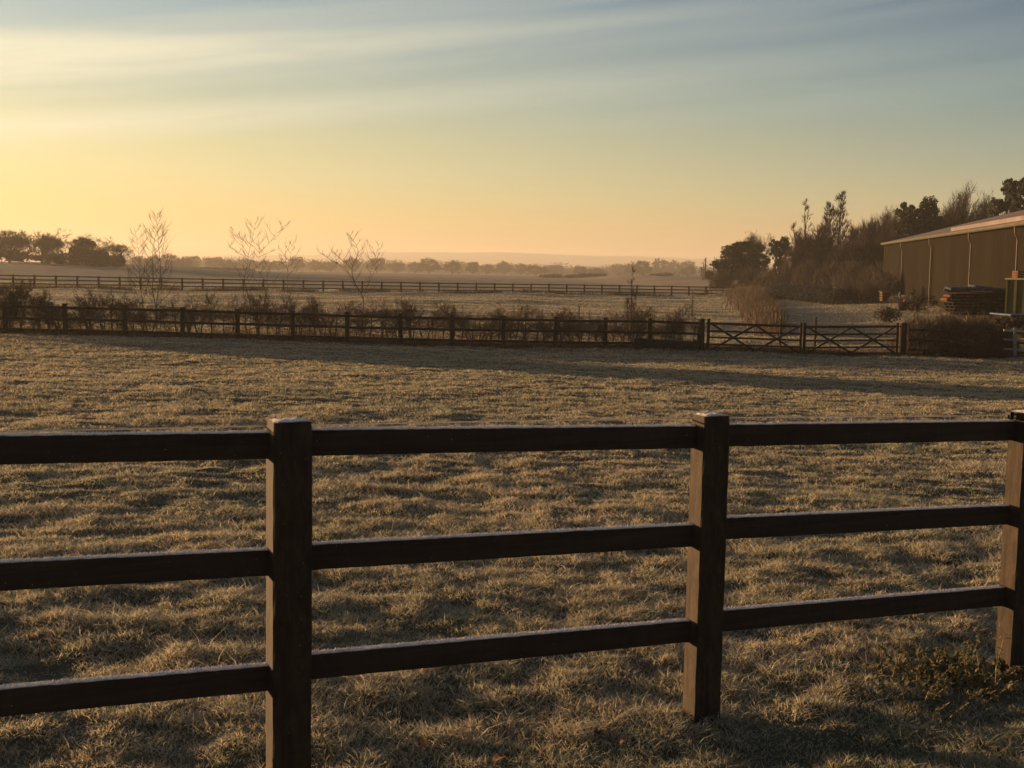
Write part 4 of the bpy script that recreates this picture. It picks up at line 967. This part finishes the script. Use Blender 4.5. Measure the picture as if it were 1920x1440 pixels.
def barn():
    A = Vector(((1661 - 960) / F * 105, 105, 0)); A = P(1661, 457, 105); eave = A.z
    B = P(1920, 420, 61.0); d = Vector((B.x - A.x, B.y - A.y, 0)).normalized(); n = Vector((d.y, -d.x, 0))    # n points to the yard side
    if n.x > 0: n = -n
    L = 62.0; base = min(hh(A.x, A.y), hh(B.x, B.y)) - .35; gd = -n; span = 17.0; pitch = math.tan(R(14.5))
    t = thing('barn', 'long olive metal-clad barn with frosted roof at the right edge', 'barn', (A.x, A.y, base), math.atan2(d.y, d.x))
    inv = (Matrix.Translation(t.location) @ Matrix.Rotation(t.rotation_euler.z, 4, 'Z')).inverted()
    def fin(o): o.data.transform(inv); return o
    def corr(p0, dv, length, z0, z1f, nv, amp=.03, step=.30, mb=None, m=0):
        k = int(length / step) * 4; V = []; Fs = []
        for i in range(k + 1):
            s = length * i / k; q = (i % 4); o_ = amp if q in (1, 2) else 0; p = p0 + dv * s + nv * o_
            V.append(Vector((p.x, p.y, z0))); V.append(Vector((p.x, p.y, z1f(s))))
        for i in range(k): Fs.append((2 * i, 2 * i + 2, 2 * i + 3, 2 * i + 1))
        mb.add(V, Fs, m)
    a0 = Vector((A.x, A.y, 0)); m = MB(); corr(a0, d, L, base, lambda s: eave - .05, n, mb=m)
    corr(a0, gd, span * 2, base, lambda s: eave + (s if s < span else 2 * span - s) * pitch - .06, -d, mb=m)
    fin(m.build('wall', M['wall'], t))
    m = MB(); fl = .35                                   # roof slopes with ribs, one sheet each side
    def slope(p0, sgn, length, w, z0, rise, off, name, mat, th=.07):
        k = int(length / .5) * 2; V = []; Fs = []
        for i in range(k + 1):
            s = length * i / k; hgt = .035 * (i % 2)
            for f in (0, .25, .5, .75, 1): p = p0 + d * s + gd * sgn * (w * f); V.append(Vector((p.x, p.y, z0 + rise * f + off + hgt)))
            for f in (0, 1): p = p0 + d * s + gd * sgn * (w * f); V.append(Vector((p.x, p.y, z0 + rise * f + off - th)))
        for i in range(k):
            a, b = i * 7, (i + 1) * 7
            for j in range(4): Fs.append((a + j, b + j, b + j + 1, a + j + 1))
            Fs.append((a, a + 5, b + 5, b)); Fs.append((a + 5, a + 6, b + 6, b + 5)); Fs.append((a + 4, b + 4, b + 6, a + 6))
        Fs.append((0, 1, 2, 3, 4, 6, 5)); e = k * 7; Fs.append((e, e + 5, e + 6, e + 4, e + 3, e + 2, e + 1))
        mm = MB(); mm.add(V, Fs); return fin(mm.build(name, mat, t))
    p0 = a0 - d * .25 + n * .22
    slope(p0, 1, L, span + .22, eave - .22 * pitch + .10, (span + .22) * pitch, 0, 'roof', M['roof'])
    p1 = a0 + gd * (2 * span) - d * .25
    slope(p1, -1, L, span - .02, eave + .10, (span - .02) * pitch, 0, 'roof', M['roof'])
    # second layer of roofing over the nearer bays
    s0 = 24.5; slope(a0 + d * s0 + gd * .45, 1, L - s0, span - .6, eave + .10 + .45 * pitch, (span - .6) * pitch, .26, 'roof_overlay', M['roof'], th=.22)
    m = MB(); g0 = a0 - d * .2 + n * .30; m.tube([Vector((g0.x, g0.y, eave - .02)), Vector((g0.x, g0.y, eave - .02)) + d * L], .11, 8); fin(m.build('gutter', M['pipe'], t))
    m = MB(); c = a0 - d * .01; m.box(Vector((c.x, c.y, (base + eave) / 2)), (.16, .16, eave - base - .1), Matrix.Rotation(t.rotation_euler.z, 3, 'Z')); fin(m.build('corner_trim', M['pipe2'], t))
    for px in (1693, 1747, 1821, 1908, 2015):
        # where the column meets the wall plane
        q = _f + (px - 960) / F * _r - (450 - 720) / F * _u; s = (a0.x * n.x + a0.y * n.y + .12) / (q.x * n.x + q.y * n.y); w = Vector((q.x * s, q.y * s, 0))
        m = MB(); m.tube([Vector((w.x, w.y, eave - .1)) + n * .16, Vector((w.x, w.y, eave - .45)) + n * .14, Vector((w.x, w.y, eave - .75)) + n * .0, Vector((w.x, w.y, base + .05))], .046, 8); fin(m.build('downpipe', M['pipe'], t))
    return a0, d, n, eave, base
M['pipe2'] = two_tone('olive_corner_trim', (.045, .034, .016), (.07, .055, .025), 3, rough=.5)
barn()

# ------------------------------------------------------------------ yard clutter
M['oldwood'] = two_tone('old_pallet_wood', (.009, .007, .0055), (.024, .017, .012), 5, frost=.1)
M['orangewood'] = two_tone('fresh_orange_wood', (.09, .042, .018), (.15, .075, .030), 6, frost=.1)
M['tarp'] = two_tone('dark_blue_sheeting', (.020, .024, .032), (.05, .056, .072), 2, rough=.5, bmp=.6, bdist=.05)
M['bluepale'] = two_tone('pale_blue_sheet', (.05, .07, .11), (.10, .13, .18), 2, rough=.5)
M['greentank'] = two_tone('mossy_green_tank', (.024, .034, .012), (.115, .10, .042), 1.3, mapping=(1, 1, .45), rough=.7)
M['cream'] = two_tone('cream_painted_metal', (.24, .21, .15), (.36, .32, .23), 5, rough=.5)
M['galv'] = two_tone('frosted_galvanised_metal', (.10, .10, .105), (.22, .22, .22), 8, rough=.45)
M['red'] = two_tone('faded_red_paint', (.07, .014, .010), (.12, .028, .02), 4, rough=.6)
M['tyre'] = two_tone('black_rubber', (.012, .012, .012), (.03, .03, .03), 12)
def pallet(name='pallet', label=None, loc=(0, 0, 0), rz=0, mat='oldwood', L=1.7, Wd=1.15):
    t = thing(name, label, 'pallet', loc, rz)
    for k in range(6): m = MB(); m.box((-L / 2 + L * (k + .5) / 6, 0, .135), (L / 6 * .78, Wd, .022)); m.build('top_board', M[mat], t)
    for k in (-1, 0, 1): m = MB(); m.box((0, k * (Wd / 2 - .06), .07), (L, .09, .10)); m.build('bearer', M[mat], t)
    for k in (-1, 0, 1): m = MB(); m.box((k * (L / 2 - .08), 0, .010), (.1, Wd, .02)); m.build('bottom_board', M[mat], t)
    return t
def yard():
    rng = random.Random(77)
    p0 = pallet(); first = True
    side = ['left', 'middle', 'right']
    nth = ['bottom', 'second', 'third', 'fourth', 'fifth', 'sixth', 'top']
    for c, px in enumerate((1802, 1838, 1872)):
        Y = 58.5 - c * .25; b = foot(px, Y); b.z -= .0; ztop = P(px, 545, Y).z; n = 7
        for k in range(n):
            t = p0 if first else copy_tree(p0); first = False
            t.location = (b.x + rng.uniform(-.2, .2), b.y + rng.uniform(-.12, .12), ztop - (n - k) * .148 - .12); t.rotation_euler = (0, rng.uniform(-.012, .012), rng.uniform(-.16, .16)); t.scale = (.56 if c == 1 else .58, .9, 1)
            tag(t, 'old dark pallet, %s of the %s stack in front of the barn' % (nth[k] if k else 'bottom', side[c]), 'pallet', 'dark pallets stacked in front of the barn')
        if c == 0: zb = ztop - n * .148 - .12
    # leaning boards and sheeting thrown over the stacks
    for (x0, y0, x1, y1, Y, w, th, mat, nm, lab) in ((1768, 545, 1892, 549, 57.9, .9, .05, 'oldwood', 'board', 'long dark board sticking out left across the pallet stacks'), (1776, 537, 1850, 536, 58.2, 1.0, .09, 'tarp', 'dark_sheet', 'flat blue-black sheet on the left and middle pallet stacks'), (1822, 533, 1890, 541, 58.4, 1.1, .10, 'tarp', 'dark_sheet', 'sagging blue-black sheet on the right-hand pallet stack')):
        a = P(x0, y0, Y); b = P(x1, y1, Y); m = MB(); mid = (a + b) / 2; d = b - a; n = 14; V = []; Fs = []
        for i in range(n + 1):
            p = a + d * (i / n) - mid
            for j in range(5):
                y = (j / 4 - .5) * w; dz = (-.05 * abs(math.sin(i * 1.3 + j)) if 'sheet' in nm else 0) + (-.10 if ('sheet' in nm and j in (0, 4)) else 0)
                V.append((p.x, p.y + y, p.z + dz)); V.append((p.x, p.y + y, p.z + dz - th))
        for i in range(n):
            for j in range(4):
                q = (i * 5 + j) * 2; r_ = ((i + 1) * 5 + j) * 2; Fs += [(q, r_, r_ + 2, q + 2), (q + 1, q + 3, r_ + 3, r_ + 1)]
            Fs += [(i * 10, i * 10 + 1, i * 10 + 11, i * 10 + 10), (i * 10 + 8, i * 10 + 18, i * 10 + 19, i * 10 + 9)]
        for e in (0, n): 
            for j in range(4): q = (e * 5 + j) * 2; Fs.append((q, q + 2, q + 3, q + 1) if e else (q, q + 1, q + 3, q + 2))
        m.add(V, Fs); o = m.build(nm, M[mat]); o.location = mid; tag(o, lab, 'board' if nm == 'board' else 'sheet')
    # pale logs poking out on the left of the stacks
    for i, (px, py, s, lab) in enumerate(((1774, 562, .16, 'pale cut log end left of the pallet stacks, the lower one'), (1779, 555, .12, 'pale cut log end left of the pallet stacks, the upper smaller one'))):
        q = P(px, py, 58.1); m = MB(); m.tube([(0, -.12, 0), (0.01, -.1, 0), (.02, .3, 0)], [s * .5, s * .55, s * .55], 9); o = m.build('log', M['orangewood']); o.location = q; o.rotation_euler = (0, 0, .5); tag(o, lab, 'log')
    # green tank with a crate on top
    Y = 55.0; a = P(1887, 523, Y); b = P(1990, 519, Y - 1); zb = P(1887, 597, Y).z; t = thing('storage_tank', 'moss-streaked green tank with a pale rim, cut by the right edge', 'tank', (a.x, a.y, zb - .4), R(-32))
    wx = b.x - a.x; hz = a.z - zb + .4
    m = MB(); m.box((wx / 2, .9, hz / 2), (wx, 1.8, hz)); m.build('body', M['greentank'], t)
    for k in range(6): m = MB(); m.box((wx * (k + .02) / 5.2 + .04, -.03, hz / 2), (.07, .05, hz - .1)); m.build('rib', M['greentank'], t)
    m = MB(); m.box((wx / 2, -.06, hz + .01), (wx + .08, .10, .07)); m.box((-.0, .9, hz + .012), (.10, 1.8, .07)); m.build('rim', M['cream'], t)
    c0 = P(1912, 523, Y); t = thing('wooden_crate', 'small orange-brown slatted crate on top of the green tank', 'crate', (c0.x, c0.y + .5, hz + zb - .4 + .055)); 
    for k in range(3): m = MB(); m.box((.28, 0, .05 + k * .11), (.62, .6, .07)); m.build('slat', M['orangewood'], t)
    for k in (0, 1):
        for j in (0, 1): m = MB(); m.box((.03 + .5 * k, -.27 + .54 * j, .16), (.05, .05, .33)); m.build('corner_post', M['orangewood'], t)
    # orange slatted box far left
    Y = 86; q = foot(1659, Y); q.z = P(1659, 565, Y).z; t = thing('wooden_crate', 'bright orange-brown slatted crate standing on the grass left of the barn corner', 'crate', q)
    hz = P(1659, 547, Y).z - q.z
    m = MB(); m.box((0, 0, hz * .5), (.50, .5, hz * .98)); m.build('inner_box', M['oldwood'], t)
    for k in range(4): m = MB(); m.box((0, -.02, hz * (.12 + .25 * k)), (.62 - .04 * (k == 0), .62, hz * .15)); m.build('slat', M['orangewood'], t)
    m = MB(); m.box((0, 0, hz * 1.0), (.78, .74, .05)); m.build('lid', M['orangewood'], t)
    # dark trunk lying beside it
    a = P(1668, 562, 84); b = P(1692, 566, 83); m = MB(); m.tube([Vector((0, 0, 0)), (b - a) * .5 + Vector((0, 0, .04)), b - a], [.17, .2, .15], 8); o = m.build('log', M['oldwood']); o.location = a; tag(o, 'dark log lying between the orange crate and the red machine', 'log')
    # red implement with pale upright handles
    Y = 72; q = P(1700, 580, Y); t = thing('farm_implement', 'red two-wheeled farm implement with pale frosted handles', 'implement', q)
    s = Y / F
    def lp(px, py, dy=0): return P(px, py, Y + dy) - q
    m = MB(); m.beam(lp(1694, 564), lp(1706, 570), .16, .5); m.build('body', M['red'], t)
    m = MB(); m.beam(lp(1697, 570, .1), lp(1698, 582, .1), .14, .14, up=Vector((0, 1, 0))); m.build('leg', M['red'], t)
    m = MB(); m.beam(lp(1705, 571, .1), lp(1706, 582, .1), .14, .14, up=Vector((0, 1, 0))); m.build('leg', M['red'], t)
    m = MB(); m.tube([lp(1693.5, 556), lp(1704, 559)], .035, 6); m.build('crossbar', M['galv'], t)
    m = MB(); m.tube([lp(1709.5, 551), lp(1709, 555), lp(1707, 563)], [.05, .045, .04], 6); m.build('handle', M['galv'], t)
    m = MB(); m.tube([lp(1688, 548), lp(1685.5, 553), lp(1688, 557), lp(1685, 559), lp(1674, 557)], [.045, .045, .045, .035, .03], 6); m.build('handle', M['galv'], t)
    for px in (1693, 1709):
        w = MB(); c = lp(px, 574, -.15); V = []; N_ = 18
        for k in range(N_):
            a_ = 2 * math.pi * k / N_
            for rr, yy in ((.22, -.07), (.27, -.05), (.27, .05), (.22, .07), (.13, .05), (.13, -.05)): V.append((c.x + math.cos(a_) * rr, c.y + yy, c.z + math.sin(a_) * rr))
        Fs = [(k * 6 + j, k * 6 + (j + 1) % 6, ((k + 1) % N_) * 6 + (j + 1) % 6, ((k + 1) % N_) * 6 + j) for k in range(N_) for j in range(6)]
        w.add(V, Fs); wh = w.build('wheel', M['tyre'], t)
        r_ = MB(); r_.tube([(c.x, c.y - .03, c.z), (c.x, c.y + .03, c.z)], .125, 12); r_.build('rim', M['red'], wh)
    # brush pile and dark mound of sticks
    rs = np.random.RandomState(9); 
    for (px, py, Y, R_, lab) in ((1665, 590, 62, (.75, .6, .42), 'dark heap of brushwood behind the right gate leaf'), (1722, 566, 68, (1.1, .8, .5), 'dark heap of sticks right of the red implement')):
        q = P(px, py, Y); c = Cards(); c.leaf((0, 0, 0), 500, R_, .22, rs, .3); c.spray((0, 0, 0), (0, 0, 1), 260, R_[0], .02, .9, rs); o = c.build('brush_heap', M['twigdark']); o.location = q; tag(o, lab, 'brushwood')
    # pale blue panel and trailer bed at the right edge
    Y = 50; a = P(1884, 590, Y); b = P(1960, 592, Y); m = MB(); m.beam(Vector((0, 0, 0)), b - a + Vector((0, 0, -.02)), .06, 2.2); o = m.build('metal_sheet', M['bluepale']); o.location = a + Vector((0, .5, 0)); tag(o, 'pale blue flat sheet lying below the green tank', 'sheet')
    rs2 = np.random.RandomState(10); q = P(1905, 604, 49.5); c = Cards(); c.leaf((0, 0, 0), 900, (.9, .8, .26), .2, rs2, .4); c.spray((0, 0, 0), (0, 0, 1), 200, .5, .02, .9, rs2); o = c.build('brush_heap', M['twigdark']); o.location = q; tag(o, 'dark rubbish heap under the pale blue sheet', 'brushwood')
    # tube-and-plank hurdle
    Y = 44.4; t = thing('metal_hurdle', 'frosted hurdle of pale flat bars at the right edge', 'hurdle', foot(1886, Y)); o3 = t.location
    for y0, y1, w, mat in ((619, 623, .07, 'cream'), (636, 641, .06, 'galv'), (654, 657, .06, 'galv')):
        m = MB(); m.beam(P(1882, y0, Y) - o3, P(1990, y1 + 3, Y) - o3, w, .05); m.build('bar', M[mat], t)
    for px in (1903, 1975): m = MB(); m.beam(P(px, 668, Y + .05) - o3, P(px, 614, Y + .05) - o3, .07, .09, up=Vector((0, 1, 0))); m.build('upright', M['galv'], t)
    m = MB(); q = P(1893, 628, Y + .5) - o3; b_ = P(1893, 626, 46); tb = MB(); tb.tube([(0, 0, -.14), (0, 0, .14)], [.13, .17], 12); o = tb.build('bucket', M['roof']); o.location = b_; tag(o, 'pinkish bucket between the bars of the frosted hurdle', 'bucket')
    # telegraph pole far off with its line
    q = foot(1322, 230); m = MB(); m.tube([(0, 0, -.2), (0, 0, P(1322, 483, 230).z - q.z)], [.16, .12], 7); o = m.build('utility_pole', M['stake']); o.location = q; tag(o, 'thin utility pole behind the narrow dark little tree', 'pole')
    q = foot(1337, 230); m = MB(); m.tube([(0, 0, -.2), (0, 0, P(1337, 498, 230).z - q.z)], [.12, .09], 7); o = m.build('utility_pole', M['stake']); o.location = q; tag(o, 'shorter utility pole right of the small round bush', 'pole')
yard()

# ------------------------------------------------------------------ weeds by the near fence
def weeds():
    rng = random.Random(91)
    def leafblade(mb, p, d, L, w, rng, m=0):
        side = d.cross(Vector((0, 0, 1))).normalized(); V = []; n = 5; q = p.copy(); dd = d.copy(); curl = rng.uniform(.15, .6)
        for i in range(n + 1):
            f = i / n; ww = w * math.sin(math.pi * min(1, f * .85 + .12)) + .001; cup = .25 * ww
            V += [q - side * ww + Vector((0, 0, cup)), q.copy(), q + side * ww + Vector((0, 0, cup))]
            dd = (dd + Vector((0, 0, -curl))).normalized(); q = q + dd * (L / n)
        mb.add(V, [(i * 3 + j, i * 3 + j + 1, i * 3 + j + 4, i * 3 + j + 3) for i in range(n) for j in (0, 1)], m)
    def weed(px, Y, hgt, spread, stems, seed, label, leafn=9, lw=.022):
        rng = random.Random(seed); b = foot(px, Y); b.z = g(b.x, b.y); t = thing('weed', label, 'weed', b); st = MB(); lf = MB()
        for s in range(stems):
            a = rng.uniform(0, 6.28); d = Vector((math.cos(a) * spread, math.sin(a) * spread, 1)).normalized(); p = Vector((math.cos(a), math.sin(a), 0)) * rng.uniform(0, spread * .35); p.z = -.02; pts = [p]; H_ = hgt * rng.uniform(.5, 1.1)
            for i in range(5): d = (d + Vector((rng.gauss(0, .14), rng.gauss(0, .14), -.03 * i))).normalized(); pts.append(pts[-1] + d * H_ / 5)
            st.tube(pts, [.004, .0036, .003, .0026, .002, .0015], 4)
            for k in range(leafn):
                f = rng.uniform(.1, 1) * 5; i = min(4, int(f)); q = pts[i].lerp(pts[i + 1], f - i); a2 = rng.uniform(0, 6.28); e = Vector((math.cos(a2), math.sin(a2), rng.uniform(.0, .9))).normalized(); leafblade(lf, q, e, rng.uniform(.015, .042), rng.uniform(.25, .6) * lw, rng)
        st.build('stems', M['weedstem'], t); lf.build('leaves', M['weedleaf'], t)
    weed(1775, 5.85, .23, .8, 60, 1, 'broad frosted nettle clump left of the right-hand foreground post', 30, .016)
    weed(1720, 5.5, .18, .8, 26, 2, 'low yellowing weed in front of the broad nettle clump', 10, .016)
    weed(1850, 5.7, .30, .4, 9, 3, 'small weed hard against the right-hand foreground post', 9, .018)
    weed(1690, 5.9, .20, .5, 8, 4, 'outermost little round-leaved weed on the open side of the nettle clump', 7, .020)
    weed(690, 4.25, .22, .4, 8, 5, 'curled weed right of the left-hand foreground post', 9, .014)
    weed(120, 4.1, .15, .3, 5, 6, 'little dead weed in the shade under the bottom rail at far left', 5, .012)
    weed(460, 4.15, .24, .3, 5, 7, 'wiry weed hard by the left side of the left-hand foreground post', 5, .012)
    weed(350, 3.95, .20, .6, 8, 8, 'dead stalky weed in the left corner under the bottom rail', 5, .012)
    # dry stalks
    for i, (px, Y, hgt, lean, lab) in enumerate(((380, 4.0, .30, .8, 'long dry stalk leaning right near the left foreground post'), (590 - 410, 4.1, .25, -.5, 'dry stalk leaning left in the left corner'), (1585, 5.2, .22, -.4, 'dry stalk in the middle of the right-hand bay'), (1000, 5.0, .16, .5, 'short dry stalk in the middle bay'), (820, 4.7, .24, .9, 'pale bent stalk lying across the middle bay'))):
        b = foot(px, Y); b.z = g(b.x, b.y); rng = random.Random(300 + i); m = MB(); pts = [Vector((0, 0, -.02))]; d = Vector((lean * .6, rng.uniform(-.3, .3), 1)).normalized()
        for k in range(6): d = (d + Vector((lean * .12, 0, -.10))).normalized(); pts.append(pts[-1] + d * hgt / 6)
        m.tube(pts, [.0028, .0025, .0022, .002, .0018, .0015, .001], 4)
        for k in range(9): q = pts[3 + k // 3]; m.tube([q, q + Vector((rng.uniform(-.03, .03), rng.uniform(-.03, .03), rng.uniform(.005, .035)))], .0012, 3)
        o = m.build('dry_stalk', M['weedstem']); o.location = b; tag(o, lab, 'stalk')
    # curled dead leaves on the grass
    for i, (px, Y, s, lab) in enumerate(((950, 4.55, .045, 'large curled dead leaf on the grass in the middle bay'), (795, 4.62, .03, 'small dead leaf right of the left-hand foreground post'), (455, 4.02, .04, 'dark curled leaf close left of the left-hand foreground post'), (1175, 4.75, .022, 'small dead leaf left of the centre-right foreground post'))):
        b = foot(px, Y); b.z = g(b.x, b.y) + .035; m = MB(); rng = random.Random(400 + i); leafblade(m, Vector((0, 0, 0)), Vector((rng.uniform(-1, 1), rng.uniform(-.4, .4), .7)).normalized(), s * 1.8, s * .55, rng)
        o = m.build('dead_leaf', M['brownleaf']); o.location = b; tag(o, lab, 'leaf')
M['weedstem'] = two_tone('weed_stems', (.11, .075, .04), (.26, .19, .11), 30)
M['weedleaf'] = leaf_mat('frosted_weed_leaves', (.046, .050, .024), (.20, .17, .08), 14, .35)
weeds()

# ------------------------------------------------------------------ haze
def haze():
    m = bpy.data.materials.new('misty_air'); m.use_nodes = True; nt = m.node_tree; nt.nodes.clear()
    v = nt.nodes.new('ShaderNodeVolumePrincipled'); v.inputs['Color'].default_value = (.95, .86, .74, 1); v.inputs['Density'].default_value = HAZE_D; v.inputs['Anisotropy'].default_value = HAZE_G
    out = nt.nodes.new('ShaderNodeOutputMaterial'); nt.links.new(v.outputs[0], out.inputs['Volume'])
    b = MB(); b.box((0, 1680, 20), (5800, 3660, 62)); o = b.build('haze', m); tag(o, 'thin warm morning mist over the fields', 'mist', kind='stuff')
HAZE_D = .00050; HAZE_G = .3
haze()
